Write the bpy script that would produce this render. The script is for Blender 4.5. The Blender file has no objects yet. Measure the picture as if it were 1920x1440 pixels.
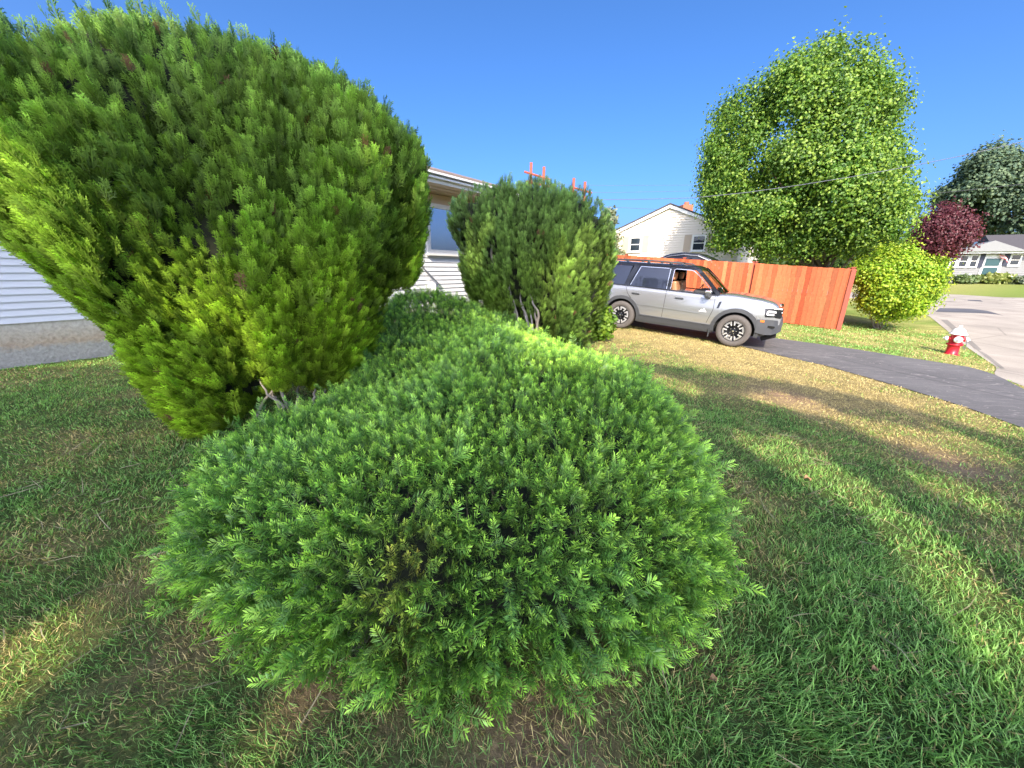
import bpy, bmesh, math
import numpy as np
from mathutils import Vector, Matrix
rng = np.random.default_rng(7)
R_ = math.radians
SC = bpy.context.scene
COL = SC.collection

# ------------------------------------------------------------------ camera
F = 715.0; PITCH = R_(17.1); ROLL = R_(.75); EYE = np.array([0, 0, 1.6])
_fw = np.array([0, math.cos(PITCH), -math.sin(PITCH)]); _rt = np.array([1., 0, 0]); _up = np.cross(_rt, _fw)
_c, _s = math.cos(ROLL), math.sin(ROLL)
RT = _rt * _c + _up * _s; UP = -_rt * _s + _up * _c
camd = bpy.data.cameras.new('camera'); cam = bpy.data.objects.new('camera', camd); COL.objects.link(cam)
camd.sensor_width = 36; camd.lens = 36 * F / 1920; camd.clip_end = 2000; camd.clip_start = .02
cam.matrix_world = Matrix(((RT[0], UP[0], -_fw[0], 0), (RT[1], UP[1], -_fw[1], 0), (RT[2], UP[2], -_fw[2], 1.6), (0, 0, 0, 1)))
SC.camera = cam

# ------------------------------------------------------------------ sky, sun, exposure
SUN_AZ, SUN_EL = R_(8), R_(36)          # shadows fall towards +Y, a little to the right
w = bpy.data.worlds.new('World'); SC.world = w; w.use_nodes = True
nt = w.node_tree; nt.nodes.clear()
sky = nt.nodes.new('ShaderNodeTexSky'); sky.sky_type = 'NISHITA'; sky.sun_disc = False
sky.sun_elevation = SUN_EL; sky.sun_rotation = math.pi + SUN_AZ
sky.air_density = .5; sky.dust_density = 4.5; sky.ozone_density = 6
bgn = nt.nodes.new('ShaderNodeBackground'); bgn.inputs['Strength'].default_value = .15
wo = nt.nodes.new('ShaderNodeOutputWorld')
hs_ = nt.nodes.new('ShaderNodeHueSaturation'); hs_.inputs['Saturation'].default_value = 1.18; hs_.inputs['Value'].default_value = 1.0
nt.links.new(sky.outputs[0], hs_.inputs['Color']); nt.links.new(hs_.outputs[0], bgn.inputs[0]); nt.links.new(bgn.outputs[0], wo.inputs[0])
SUNV = np.array([-math.sin(SUN_AZ) * math.cos(SUN_EL), -math.cos(SUN_AZ) * math.cos(SUN_EL), math.sin(SUN_EL)])
sd = bpy.data.lights.new('sun', 'SUN'); sd.energy = 2.8; sd.angle = R_(.5); sd.color = (1, .86, .66)
so = bpy.data.objects.new('sun', sd); COL.objects.link(so)
so.rotation_euler = Vector(-SUNV).to_track_quat('-Z', 'Y').to_euler(); so.location = (0, -20, 20)
SC.view_settings.view_transform = 'Standard'; SC.view_settings.look = 'None'
SC.view_settings.exposure = 1.5; SC.view_settings.gamma = 1
SC.cycles.max_bounces = 6; SC.cycles.transparent_max_bounces = 12; SC.cycles.diffuse_bounces = 3
SC.cycles.glossy_bounces = 3; SC.cycles.transmission_bounces = 4
SC.cycles.caustics_reflective = False; SC.cycles.caustics_refractive = False

# ------------------------------------------------------------------ geometry of the place
U = np.array([.6, .8]); V = np.array([.8, -.6])      # street grid: walls run along U, the driveway along V
def ray(px, py): return RT * (px - 960) / F + UP * (720 - py) / F + _fw
def proj(P):
    d = np.asarray(P, float) - EYE; z = d @ _fw; z = np.where(np.abs(z) < 1e-6, 1e-6, z)
    return 960 + F * (d @ RT) / z, 720 - F * (d @ UP) / z, z
def g(x, y):
    x = np.asarray(x, float); y = np.asarray(y, float)
    return (-.05 * np.clip(x - 1.7, 0, 11.3) + .035 * np.clip(y - 8, 0, 12)
            + .09 * np.clip(.6 * x + .8 * y - 48.5, 0, 8))
def G(px, py):
    d = ray(px, py); t = 1.
    for i in range(300):
        p = EYE + d * t; t += (p[2] - float(g(p[0], p[1]))) / (abs(d[2]) + .08) * .7
    return (EYE + d * t)[:2]
def atZ(px, py, Z): return EYE + ray(px, py) * Z

def inpoly(P, poly):
    P = np.asarray(P, float); poly = np.asarray(poly, float)
    ins = np.zeros(len(P), bool); x, y = P[:, 0], P[:, 1]
    j = len(poly) - 1
    for i in range(len(poly)):
        xi, yi = poly[i]; xj, yj = poly[j]
        c = ((yi > y) != (yj > y)) & (x < (xj - xi) * (y - yi) / (yj - yi + 1e-12) + xi)
        ins ^= c; j = i
    return ins
def polydist(P, poly):
    P = np.asarray(P, float); poly = np.asarray(poly, float); best = np.full(len(P), 1e9)
    for i in range(len(poly)):
        a = poly[i]; b = poly[(i + 1) % len(poly)]; ab = b - a
        t = np.clip(((P - a) @ ab) / (ab @ ab + 1e-12), 0, 1)
        best = np.minimum(best, np.linalg.norm(P - a - t[:, None] * ab, axis=1))
    return best

def _h(i, j, k, s):
    n = (i * 374761393 + j * 668265263 + k * 2147483647 + s * 974634777).astype(np.int64)
    n = (n ^ (n >> 13)) * 1274126177; n = n ^ (n >> 16)
    return (n & 0xffff) / 65535.
def noise(P, sc=1., seed=0, octv=1):
    P = np.asarray(P, float)
    if P.shape[1] == 2: P = np.c_[P, np.zeros(len(P))]
    out = 0; amp = 1; tot = 0
    for o in range(octv):
        Q = P * sc * 2 ** o + 100.3; I = np.floor(Q).astype(np.int64); f = Q - I; f = f * f * (3 - 2 * f); v = 0
        for dx in (0, 1):
            for dy in (0, 1):
                for dz in (0, 1):
                    wt = (f[:, 0] if dx else 1 - f[:, 0]) * (f[:, 1] if dy else 1 - f[:, 1]) * (f[:, 2] if dz else 1 - f[:, 2])
                    v = v + wt * _h(I[:, 0] + dx, I[:, 1] + dy, I[:, 2] + dz, seed + o)
        out = out + v * amp; tot += amp; amp *= .5
    return out / tot
def nrm(A): return A / (np.linalg.norm(A, axis=-1, keepdims=True) + 1e-9)

# ------------------------------------------------------------------ materials
def new_mat(name):
    m = bpy.data.materials.new(name); m.use_nodes = True
    b = m.node_tree.nodes['Principled BSDF']; return m, m.node_tree, b
def mat(name, col, rough=.6, metal=0, n=None, amt=.15, spec=.5, bump=0, coat=0):
    m, t, b = new_mat(name); b.inputs['Base Color'].default_value = (*col, 1)
    b.inputs['Roughness'].default_value = rough; b.inputs['Metallic'].default_value = metal
    b.inputs['Specular IOR Level'].default_value = spec
    if coat: b.inputs['Coat Weight'].default_value = coat; b.inputs['Coat Roughness'].default_value = .05
    if n:
        tc = t.nodes.new('ShaderNodeTexCoord'); nz = t.nodes.new('ShaderNodeTexNoise'); nz.inputs['Scale'].default_value = n; nz.inputs['Detail'].default_value = 6
        cr = t.nodes.new('ShaderNodeMixRGB'); cr.inputs[1].default_value = (*[c * (1 - amt) for c in col], 1); cr.inputs[2].default_value = (*[min(1, c * (1 + amt)) for c in col], 1)
        t.links.new(tc.outputs['Object'], nz.inputs['Vector']); t.links.new(nz.outputs['Fac'], cr.inputs[0]); t.links.new(cr.outputs[0], b.inputs['Base Color'])
        if bump:
            bp = t.nodes.new('ShaderNodeBump'); bp.inputs['Strength'].default_value = bump; bp.inputs['Distance'].default_value = .02
            t.links.new(nz.outputs['Fac'], bp.inputs['Height']); t.links.new(bp.outputs[0], b.inputs['Normal'])
    return m
def leaf_mat(name, trans=.3, rough=.5, spec=.35, ttint=(1.3, 1.25, .5)):
    m, t, b = new_mat(name)
    a = t.nodes.new('ShaderNodeAttribute'); a.attribute_name = 'Col'
    b.inputs['Roughness'].default_value = rough; b.inputs['Specular IOR Level'].default_value = spec
    t.links.new(a.outputs['Color'], b.inputs['Base Color'])
    tr = t.nodes.new('ShaderNodeBsdfTranslucent'); mx = t.nodes.new('ShaderNodeMixShader'); mx.inputs[0].default_value = trans
    mu = t.nodes.new('ShaderNodeMixRGB'); mu.blend_type = 'MULTIPLY'; mu.inputs[0].default_value = 1; mu.inputs[2].default_value = (*ttint, 1)
    t.links.new(a.outputs['Color'], mu.inputs[1]); t.links.new(mu.outputs[0], tr.inputs[0])
    t.links.new(b.outputs[0], mx.inputs[1]); t.links.new(tr.outputs[0], mx.inputs[2])
    t.links.new(mx.outputs[0], t.nodes['Material Output'].inputs[0]); return m
def attr_mat(name, rough=.8, spec=.3, n=None, amt=.3, bump=0, dist=.02):
    m, t, b = new_mat(name); a = t.nodes.new('ShaderNodeAttribute'); a.attribute_name = 'Col'
    b.inputs['Roughness'].default_value = rough; b.inputs['Specular IOR Level'].default_value = spec
    if n:
        tc = t.nodes.new('ShaderNodeTexCoord'); nz = t.nodes.new('ShaderNodeTexNoise'); nz.inputs['Scale'].default_value = n; nz.inputs['Detail'].default_value = 8; nz.inputs['Roughness'].default_value = .7
        mr = t.nodes.new('ShaderNodeMapRange'); mr.inputs[1].default_value = .3; mr.inputs[2].default_value = .7; mr.inputs[3].default_value = 1 - amt; mr.inputs[4].default_value = 1 + amt
        mu = t.nodes.new('ShaderNodeVectorMath'); mu.operation = 'SCALE'
        t.links.new(tc.outputs['Object'], nz.inputs['Vector']); t.links.new(nz.outputs['Fac'], mr.inputs[0])
        t.links.new(a.outputs['Color'], mu.inputs[0]); t.links.new(mr.outputs[0], mu.inputs['Scale']); t.links.new(mu.outputs[0], b.inputs['Base Color'])
        if bump:
            bp = t.nodes.new('ShaderNodeBump'); bp.inputs['Strength'].default_value = bump; bp.inputs['Distance'].default_value = dist
            t.links.new(nz.outputs['Fac'], bp.inputs['Height']); t.links.new(bp.outputs[0], b.inputs['Normal'])
    else: t.links.new(a.outputs['Color'], b.inputs['Base Color'])
    return m

M = dict(
    yew=leaf_mat('yew_needles', .22, .42, .5, (1.0, 1.3, .6)), arb=leaf_mat('arborvitae_scales', .25, .6, .3), leaf=leaf_mat('broad_leaf', .35, .45, .4),
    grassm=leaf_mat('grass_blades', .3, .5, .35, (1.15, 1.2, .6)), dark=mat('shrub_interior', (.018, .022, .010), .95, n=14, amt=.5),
    bark=mat('bark', (.16, .12, .09), .9, n=20, amt=.45, bump=.5), bark_grey=mat('bark_grey', (.27, .24, .21), .9, n=30, amt=.4, bump=.5),
    ground=attr_mat('lawn_soil', .95, .1, 30, .45, .8, .03), far_grass=attr_mat('far_lawn', .9, .1, 6, .3, .3),
    white=mat('white_paint', (.80, .80, .79), .45, n=3, amt=.03), siding=mat('white_vinyl_siding', (.76, .77, .80), .5, n=2, amt=.04),
    siding_shade=mat('shaded_white_vinyl_siding', (.70, .73, .80), .5, n=2, amt=.05),  # copy of the white siding with the left wing's bluish shade in its colour
    cream=mat('cream_vinyl_siding', (.78, .70, .60), .55, n=2, amt=.04), greysid=mat('grey_shingle_siding', (.23, .235, .24), .7, n=12, amt=.1),
    soffit=mat('soffit', (.62, .50, .37), .6), shingle=mat('asphalt_shingles', (.22, .17, .145), .9, n=40, amt=.5, bump=.4),
    shingle_dark=mat('dark_asphalt_shingles', (.07, .065, .07), .9, n=30, amt=.4), glass=mat('window_glass', (.02, .03, .045), .03, spec=1.0),
    mirror_glass=mat('picture_window_glass', (.45, .52, .62), .04, .8), shutter=mat('tan_shutter', (.52, .41, .32), .6), shutter_dark=mat('black_shutter', (.02, .025, .05), .5), brick=mat('brick', (.45, .15, .09), .85, n=20, amt=.3),
    door_green=mat('dark_green_door', (.02, .07, .08), .4), steel=mat('grey_metal', (.35, .36, .38), .35, .8), wood_red=mat('red_stained_wood', (.33, .075, .045), .7, n=15, amt=.2),
    white_metal=mat('white_aluminium', (.82, .83, .85), .3), cable=mat('black_cable', (.03, .03, .035), .6), cable_far=mat('weathered_cable', (.11, .12, .15), .6),
    hyd_red=mat('hydrant_red_paint', (.52, .015, .03), .35, n=12, amt=.15), hyd_white=mat('hydrant_white_paint', (.85, .84, .82), .4, n=10, amt=.05),
    paint=mat('silver_car_paint', (.40, .41, .43), .26, .65, coat=.9), trim=mat('grey_plastic_cladding', (.05, .054, .062), .55), black=mat('gloss_black', (.012, .013, .018), .15, spec=.7),
    tyre=mat('tyre_rubber', (.10, .09, .085), .85, n=30, amt=.2), well=mat('wheel_well_black', (.006, .006, .006), .9), rim_black=mat('rim_black', (.02, .02, .022), .35), rim_silver=mat('rim_machined', (.75, .75, .77), .25, .6),
    lamp=mat('headlamp_glass', (.35, .36, .38), .1, .3), lamp_white=mat('headlamp_reflector', (.9, .9, .9), .15, .2), orange=mat('orange_marker', (.8, .2, .03), .3), red_lamp=mat('tail_lamp', (.4, .01, .01), .2), seat=mat('tan_leather', (.38, .19, .09), .5), interior=mat('car_interior', (.03, .03, .032), .7),
    tint=mat('tinted_glass', (.018, .022, .04), .05, spec=.9), chrome=mat('chrome', (.75, .75, .76), .15, .9), dry_leaf=mat('dry_leaf', (.35, .2, .1), .8),
)
def conc():
    m, t, b = new_mat('weathered_foundation')
    tc = t.nodes.new('ShaderNodeTexCoord'); sp = t.nodes.new('ShaderNodeSeparateXYZ'); t.links.new(tc.outputs['Object'], sp.inputs[0])
    nz = t.nodes.new('ShaderNodeTexNoise'); nz.inputs['Scale'].default_value = 5; nz.inputs['Detail'].default_value = 9; nz.inputs['Roughness'].default_value = .75
    ad = t.nodes.new('ShaderNodeMath'); ad.operation = 'MULTIPLY_ADD'; ad.inputs[1].default_value = .35
    t.links.new(tc.outputs['Object'], nz.inputs['Vector']); t.links.new(nz.outputs['Fac'], ad.inputs[0]); t.links.new(sp.outputs['Z'], ad.inputs[2])
    cr = t.nodes.new('ShaderNodeValToRGB'); e = cr.color_ramp.elements
    e[0].position = .12; e[0].color = (.34, .33, .32, 1); e[1].position = .8; e[1].color = (.55, .52, .47, 1)
    a = e.new(.42); a.color = (.38, .37, .35, 1); a = e.new(.5); a.color = (.44, .35, .26, 1); a = e.new(.66); a.color = (.50, .45, .37, 1)
    t.links.new(ad.outputs[0], cr.inputs[0]); n2 = t.nodes.new('ShaderNodeTexNoise'); n2.inputs['Scale'].default_value = 22; n2.inputs['Detail'].default_value = 6
    t.links.new(tc.outputs['Object'], n2.inputs['Vector'])
    mx = t.nodes.new('ShaderNodeMixRGB'); mx.blend_type = 'OVERLAY'; mx.inputs[0].default_value = .45
    t.links.new(cr.outputs[0], mx.inputs[1]); t.links.new(n2.outputs['Fac'], mx.inputs[2]); t.links.new(mx.outputs[0], b.inputs['Base Color']); b.inputs['Roughness'].default_value = .95
    bp = t.nodes.new('ShaderNodeBump'); bp.inputs['Strength'].default_value = .6; bp.inputs['Distance'].default_value = .02; t.links.new(n2.outputs['Fac'], bp.inputs['Height']); t.links.new(bp.outputs[0], b.inputs['Normal'])
    return m
M['concrete'] = conc()
def asph(name, base, crack=0, streak=0):
    m, t, b = new_mat(name); b.inputs['Roughness'].default_value = .85
    tc = t.nodes.new('ShaderNodeTexCoord')
    n1 = t.nodes.new('ShaderNodeTexNoise'); n1.inputs['Scale'].default_value = .8; n1.inputs['Detail'].default_value = 5
    n2 = t.nodes.new('ShaderNodeTexNoise'); n2.inputs['Scale'].default_value = 60; n2.inputs['Detail'].default_value = 3
    for n in (n1, n2): t.links.new(tc.outputs['Object'], n.inputs['Vector'])
    cr = t.nodes.new('ShaderNodeValToRGB'); e = cr.color_ramp.elements
    e[0].position = .3; e[0].color = (*[c * .8 for c in base], 1); e[1].position = .7; e[1].color = (*[c * 1.2 for c in base], 1)
    t.links.new(n1.outputs['Fac'], cr.inputs[0])
    mx = t.nodes.new('ShaderNodeMixRGB'); mx.blend_type = 'OVERLAY'; mx.inputs[0].default_value = .45
    t.links.new(cr.outputs[0], mx.inputs[1]); t.links.new(n2.outputs['Fac'], mx.inputs[2]); out = mx.outputs[0]
    if streak:   # pale tyre scuffs and dusty arcs
        wv = t.nodes.new('ShaderNodeTexNoise'); wv.inputs['Scale'].default_value = 1.3; wv.inputs['Detail'].default_value = 2; wv.inputs['Distortion'].default_value = 2.5
        mp = t.nodes.new('ShaderNodeMapping'); mp.inputs['Rotation'].default_value = (0, 0, R_(-30)); mp.inputs['Scale'].default_value = (.35, 2.2, 1)
        t.links.new(tc.outputs['Object'], mp.inputs[0]); t.links.new(mp.outputs[0], wv.inputs['Vector'])
        c2 = t.nodes.new('ShaderNodeValToRGB'); e = c2.color_ramp.elements; e[0].position = .485; e[0].color = (0, 0, 0, 1); e[1].position = .5; e[1].color = (1, 1, 1, 1); a = e.new(.515); a.color = (0, 0, 0, 1)
        t.links.new(wv.outputs['Fac'], c2.inputs[0]); m2 = t.nodes.new('ShaderNodeMixRGB'); m2.inputs[2].default_value = (.28, .26, .25, 1)
        mm = t.nodes.new('ShaderNodeMath'); mm.operation = 'MULTIPLY'; mm.inputs[1].default_value = streak; t.links.new(c2.outputs[0], mm.inputs[0]); t.links.new(mm.outputs[0], m2.inputs[0]); t.links.new(out, m2.inputs[1]); out = m2.outputs[0]
    if crack:
        vo = t.nodes.new('ShaderNodeTexVoronoi'); vo.feature = 'DISTANCE_TO_EDGE'; vo.inputs['Scale'].default_value = .35
        t.links.new(tc.outputs['Object'], vo.inputs['Vector']); c3 = t.nodes.new('ShaderNodeValToRGB'); e = c3.color_ramp.elements
        e[0].position = 0; e[0].color = (.35, .35, .36, 1); e[1].position = .012; e[1].color = (1, 1, 1, 1)
        t.links.new(vo.outputs[0], c3.inputs[0]); m3 = t.nodes.new('ShaderNodeMixRGB'); m3.blend_type = 'MULTIPLY'; m3.inputs[0].default_value = crack; t.links.new(out, m3.inputs[1]); t.links.new(c3.outputs[0], m3.inputs[2]); out = m3.outputs[0]
    t.links.new(out, b.inputs['Base Color'])
    bp = t.nodes.new('ShaderNodeBump'); bp.inputs['Strength'].default_value = .25; bp.inputs['Distance'].default_value = .01; t.links.new(n2.outputs['Fac'], bp.inputs['Height']); t.links.new(bp.outputs[0], b.inputs['Normal'])
    return m
M['drive'] = asph('driveway_asphalt', (.11, .106, .106), .5, .9); M['road'] = asph('road_asphalt', (.34, .30, .25), .5); M['patch'] = asph('tar_patch', (.085, .085, .095)); M['edge'] = asph('road_grit', (.20, .18, .155))

# ------------------------------------------------------------------ object helpers
def tag(o, label=None, cat=None, group=None, kind=None):
    if label: o['label'] = label
    if cat: o['category'] = cat
    if group: o['group'] = group
    if kind: o['kind'] = kind
    return o
def thing(name, label, cat, loc=(0, 0, 0), rz=0, group=None):
    o = bpy.data.objects.new(name, None); COL.objects.link(o); o.location = loc; o.rotation_euler = (0, 0, rz); o.empty_display_size = .1
    return tag(o, label, cat, group)
def link(name, me, parent=None, m=None, world=False):
    o = bpy.data.objects.new(name, me); COL.objects.link(o)
    if m is not None: me.materials.append(m)
    if parent is not None:
        o.parent = parent
        if world:   # mesh was written in world coordinates
            pm = Matrix.LocRotScale(parent.location, parent.rotation_euler, None)
            if parent.parent is not None:
                pm = Matrix.LocRotScale(parent.parent.location, parent.parent.rotation_euler, None) @ pm
            me.transform(pm.inverted())
    return o
def npmesh(name, Vx, Fq, m, col=None, parent=None, world=True, smooth=False):
    Vx = np.asarray(Vx, np.float32); Fq = np.asarray(Fq, np.int32); k = Fq.shape[1]
    me = bpy.data.meshes.new(name); me.vertices.add(len(Vx)); me.vertices.foreach_set('co', Vx.ravel())
    me.loops.add(Fq.size); me.loops.foreach_set('vertex_index', Fq.ravel())
    me.polygons.add(len(Fq)); me.polygons.foreach_set('loop_start', np.arange(0, Fq.size, k, dtype=np.int32)); me.polygons.foreach_set('loop_total', np.full(len(Fq), k, np.int32))
    if smooth: me.polygons.foreach_set('use_smooth', np.ones(len(Fq), bool))
    me.update(calc_edges=True)
    if col is not None:
        a = me.color_attributes.new('Col', 'FLOAT_COLOR', 'POINT'); c = np.ones((len(Vx), 4), np.float32); c[:, :3] = col; a.data.foreach_set('color', c.ravel())
    return link(name, me, parent, m, world)
class MB:
    """collects simple solids into ONE mesh"""
    def __init__(s): s.v = []; s.f = []; s.c = []; s.cc = (1, 1, 1)
    def add(s, vs, fs):
        b = len(s.v); s.v += [tuple(map(float, q)) for q in vs]; s.f += [tuple(i + b for i in q) for q in fs]; s.c += [s.cc] * len(vs)
    def box(s, c, d, ax=None):
        c = np.array(c, float); A = np.eye(3) if ax is None else np.array(ax, float)
        vs = [c + A[0] * sx * d[0] / 2 + A[1] * sy * d[1] / 2 + A[2] * sz * d[2] / 2 for sx in (-1, 1) for sy in (-1, 1) for sz in (-1, 1)]
        s.add(vs, [(0, 1, 3, 2), (4, 6, 7, 5), (0, 4, 5, 1), (2, 3, 7, 6), (0, 2, 6, 4), (1, 5, 7, 3)])
    def prism(s, poly, axis_pts):
        """poly list of 3D points, extruded by vector"""
        e = np.array(axis_pts, float); n = len(poly); P = [np.array(q, float) for q in poly]
        s.add(P + [q + e for q in P], [tuple(range(n))[::-1], tuple(range(n, 2 * n))] + [(i, (i + 1) % n, n + (i + 1) % n, n + i) for i in range(n)])
    def tube(s, pts, rad, n=8, cap=True):
        pts = [np.array(q, float) for q in pts]; rad = [rad] * len(pts) if np.isscalar(rad) else rad; vs = []; a = None
        for i, p in enumerate(pts):
            t = pts[min(i + 1, len(pts) - 1)] - pts[max(i - 1, 0)]; t = t / (np.linalg.norm(t) + 1e-9)
            if a is None: a = np.cross(t, [0, 0, 1] if abs(t[2]) < .9 else [1, 0, 0])
            a = a - t * (a @ t); a = a / (np.linalg.norm(a) + 1e-9); b = np.cross(t, a)
            vs += [p + rad[i] * (math.cos(q) * a + math.sin(q) * b) for q in np.arange(n) * 2 * math.pi / n]
        fs = [(i * n + j, i * n + (j + 1) % n, (i + 1) * n + (j + 1) % n, (i + 1) * n + j) for i in range(len(pts) - 1) for j in range(n)]
        if cap: fs += [tuple(range(n))[::-1], tuple(range((len(pts) - 1) * n, len(pts) * n))]
        s.add(vs, fs)
    def lathe(s, prof, c=(0, 0, 0), ax=None, n=24):
        """prof: (radius, height) along axis ax[2]"""
        A = np.eye(3) if ax is None else np.array(ax, float); c = np.array(c, float)
        vs = [c + r * (math.cos(q) * A[0] + math.sin(q) * A[1]) + h * A[2] for r, h in prof for q in np.arange(n) * 2 * math.pi / n]
        fs = [(i * n + j, i * n + (j + 1) % n, (i + 1) * n + (j + 1) % n, (i + 1) * n + j) for i in range(len(prof) - 1) for j in range(n)]
        s.add(vs, fs)
    def build(s, name, m, parent=None, world=False, smooth=False, bevel=0, colattr=False):
        me = bpy.data.meshes.new(name); me.from_pydata(s.v, [], s.f); me.update()
        bm = bmesh.new(); bm.from_mesh(me); bmesh.ops.recalc_face_normals(bm, faces=bm.faces); bm.to_mesh(me); bm.free()
        if smooth:
            for p in me.polygons: p.use_smooth = True
        if colattr:
            a = me.color_attributes.new('Col', 'FLOAT_COLOR', 'POINT')
            a.data.foreach_set('color', np.c_[np.array(s.c, np.float32), np.ones(len(s.c), np.float32)].astype(np.float32).ravel())
        o = link(name, me, parent, m, world)
        if bevel:
            b = o.modifiers.new('bevel', 'BEVEL'); b.width = bevel; b.segments = 2; b.limit_method = 'ANGLE'
        return o
def dup(root, loc=None, rz=None, label=None, parent=None):
    r = root.copy(); COL.objects.link(r)
    if parent is not None: r.parent = parent
    if loc is not None: r.location = loc
    if rz is not None: r.rotation_euler = (r.rotation_euler[0], r.rotation_euler[1], rz)
    if label: r['label'] = label
    for ch in [o for o in COL.objects if o.parent == root]:
        c = dup(ch, parent=r)
    return r

# ------------------------------------------------------------------ foliage scatter
def frames(D, roll=None):
    """rotation matrices whose Z column is D"""
    N = len(D); D = nrm(D); r = nrm(rng.normal(size=(N, 3))) if roll is None else roll
    X = nrm(np.cross(r, D)); Y = np.cross(D, X); return np.stack([X, Y, D], axis=2)
def scatter(tmpl, P, Rm, S, T):
    """tmpl list of (V,F,C); T (N,3) tint. returns V,F,C"""
    N = len(P); k = rng.integers(0, len(tmpl), N); Vs = []; Fs = []; Cs = []; off = 0
    for i, (tv, tf, tc) in enumerate(tmpl):
        ix = np.where(k == i)[0]
        if not len(ix): continue
        v = np.einsum('nij,mj->nmi', Rm[ix] * S[ix, None, None], tv) + P[ix, None, :]
        Fs.append((tf[None] + (np.arange(len(ix)) * len(tv))[:, None, None] + off).reshape(-1, tf.shape[1])); off += v.shape[0] * v.shape[1]
        Vs.append(v.reshape(-1, 3)); Cs.append((tc[None] * T[ix, None, :]).reshape(-1, 3))
    return np.concatenate(Vs), np.concatenate(Fs), np.concatenate(Cs)
def blade(base, d, side, L, W, c0, c1, V_, F_, C_):
    b = len(V_); V_ += [base - side * W * .35, base + d * L * .5 - side * W * .5, base + d * L, base + d * L * .5 + side * W * .5]
    F_.append((b, b + 1, b + 2, b + 3)); C_ += [c0, (np.array(c0) + c1) / 2, c1, (np.array(c0) + c1) / 2]
def yew_tmpl(nn, seed, wid=.070):
    r = np.random.default_rng(seed); V_, F_, C_ = [], [], []
    bend = r.uniform(-.12, .12); curve = lambda t: np.array([bend * t * t, .12 * t * t, t])
    for i in range(nn):
        t = .08 + .92 * i / (nn - 1); p = curve(t); tipf = max(0, (t - .62) / .38)
        for sgn in (-1, 1):
            a = R_(r.uniform(48, 70) * (1 - .5 * tipf)); up = r.uniform(-.45, 1.0)
            d = np.array([sgn * math.sin(a), up * math.sin(a), math.cos(a)]); d /= np.linalg.norm(d)
            L = .36 * (1 - .3 * tipf) * r.uniform(.8, 1.1) * (.6 + .4 * min(1, t * 3)); side = nrm(np.cross(d, [r.uniform(-.3, .3), 1, r.uniform(-.3, .3)]))
            br = r.uniform(.75, 1.15); base = np.array([1, 1, 1]) * br; tip = np.array([2.3, 1.75, 1.2])
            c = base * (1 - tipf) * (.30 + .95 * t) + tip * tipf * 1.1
            blade(p, d, side, L, wid * .5 + .02, c * .85, c * 1.1, V_, F_, C_)
    s = np.array([1, 0, 0]) * .012     # twig
    b = len(V_); V_ += [curve(0) - s, curve(.95) - s * .5, curve(.95) + s * .5, curve(0) + s]; F_.append((b, b + 1, b + 2, b + 3)); C_ += [np.array([1.2, 1.0, .9])] * 4
    return np.array(V_), np.array(F_), np.array(C_)
def arb_tmpl(seed, nside=6, sub=3):
    r = np.random.default_rng(seed); V_, F_, C_ = [], [], []; bend = r.uniform(-.15, .15)
    cv = lambda t: np.array([bend * t * t, .10 * t * t, t]); Yv = np.array([0, 1, 0])
    for i in range(nside):
        for sgn in (-1, 1):
            t = .08 + .82 * (i + (.5 if sgn > 0 else 0)) / nside; p = cv(t); a = R_(r.uniform(20, 36))
            d = nrm(np.array([sgn * math.sin(a), r.uniform(-.2, .3), math.cos(a)])); L = (.42 * (1 - t) ** .6 + .12) * r.uniform(.8, 1.15); side = nrm(np.cross(d, Yv)); br = r.uniform(.8, 1.15)
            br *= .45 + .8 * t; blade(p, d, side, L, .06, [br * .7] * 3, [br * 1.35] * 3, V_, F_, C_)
            for k in range(sub):
                q = p + d * L * (k + .8) / (sub + .8); s2 = 1 if (k % 2) else -1
                d2 = nrm(d + side * s2 * .75 + np.array([0, r.uniform(-.3, .3), 0])); blade(q, d2, nrm(np.cross(d2, Yv)), L * .40, .055, [br * .9] * 3, [br * 1.3] * 3, V_, F_, C_)
    blade(cv(0), nrm(cv(1)), np.array([1, 0, 0]), 1.1, .05, [.7, .6, .5], [1.25] * 3, V_, F_, C_)
    return np.array(V_), np.array(F_), np.array(C_)
def leaf_tmpl(seed, lobes=True):
    """a folded leaf of two quads"""
    r = np.random.default_rng(seed); f = r.uniform(.1, .35); w = r.uniform(.36, .5)
    V_ = np.array([[0, 0, 0], [0, 0, 1.], [-w, f, .45], [-w * .55, f * .5, .85], [w, f, .45], [w * .55, f * .5, .85]])
    return V_, np.array([[0, 2, 3, 1], [0, 1, 5, 4]]), np.array([[.85] * 3, [1.1] * 3, [1] * 3, [1.05] * 3, [1] * 3, [1.05] * 3])
def grass_tmpl(seed):
    r = np.random.default_rng(seed); b = r.uniform(.15, .75); w = .05
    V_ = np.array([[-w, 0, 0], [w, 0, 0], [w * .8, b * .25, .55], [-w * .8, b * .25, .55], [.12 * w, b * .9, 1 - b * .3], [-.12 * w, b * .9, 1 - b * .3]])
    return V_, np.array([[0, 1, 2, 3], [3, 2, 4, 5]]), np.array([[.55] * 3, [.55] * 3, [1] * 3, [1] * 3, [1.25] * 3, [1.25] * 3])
YEW = [yew_tmpl(12, i) for i in range(8)]; YEWL = [yew_tmpl(8, 20 + i, .10) for i in range(4)]
ARB = [arb_tmpl(i) for i in range(5)]; ARBL = [arb_tmpl(30 + i, 5, 2) for i in range(4)]
LEAF = [leaf_tmpl(i) for i in range(5)]; GRASS = [grass_tmpl(i) for i in range(8)]

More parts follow.
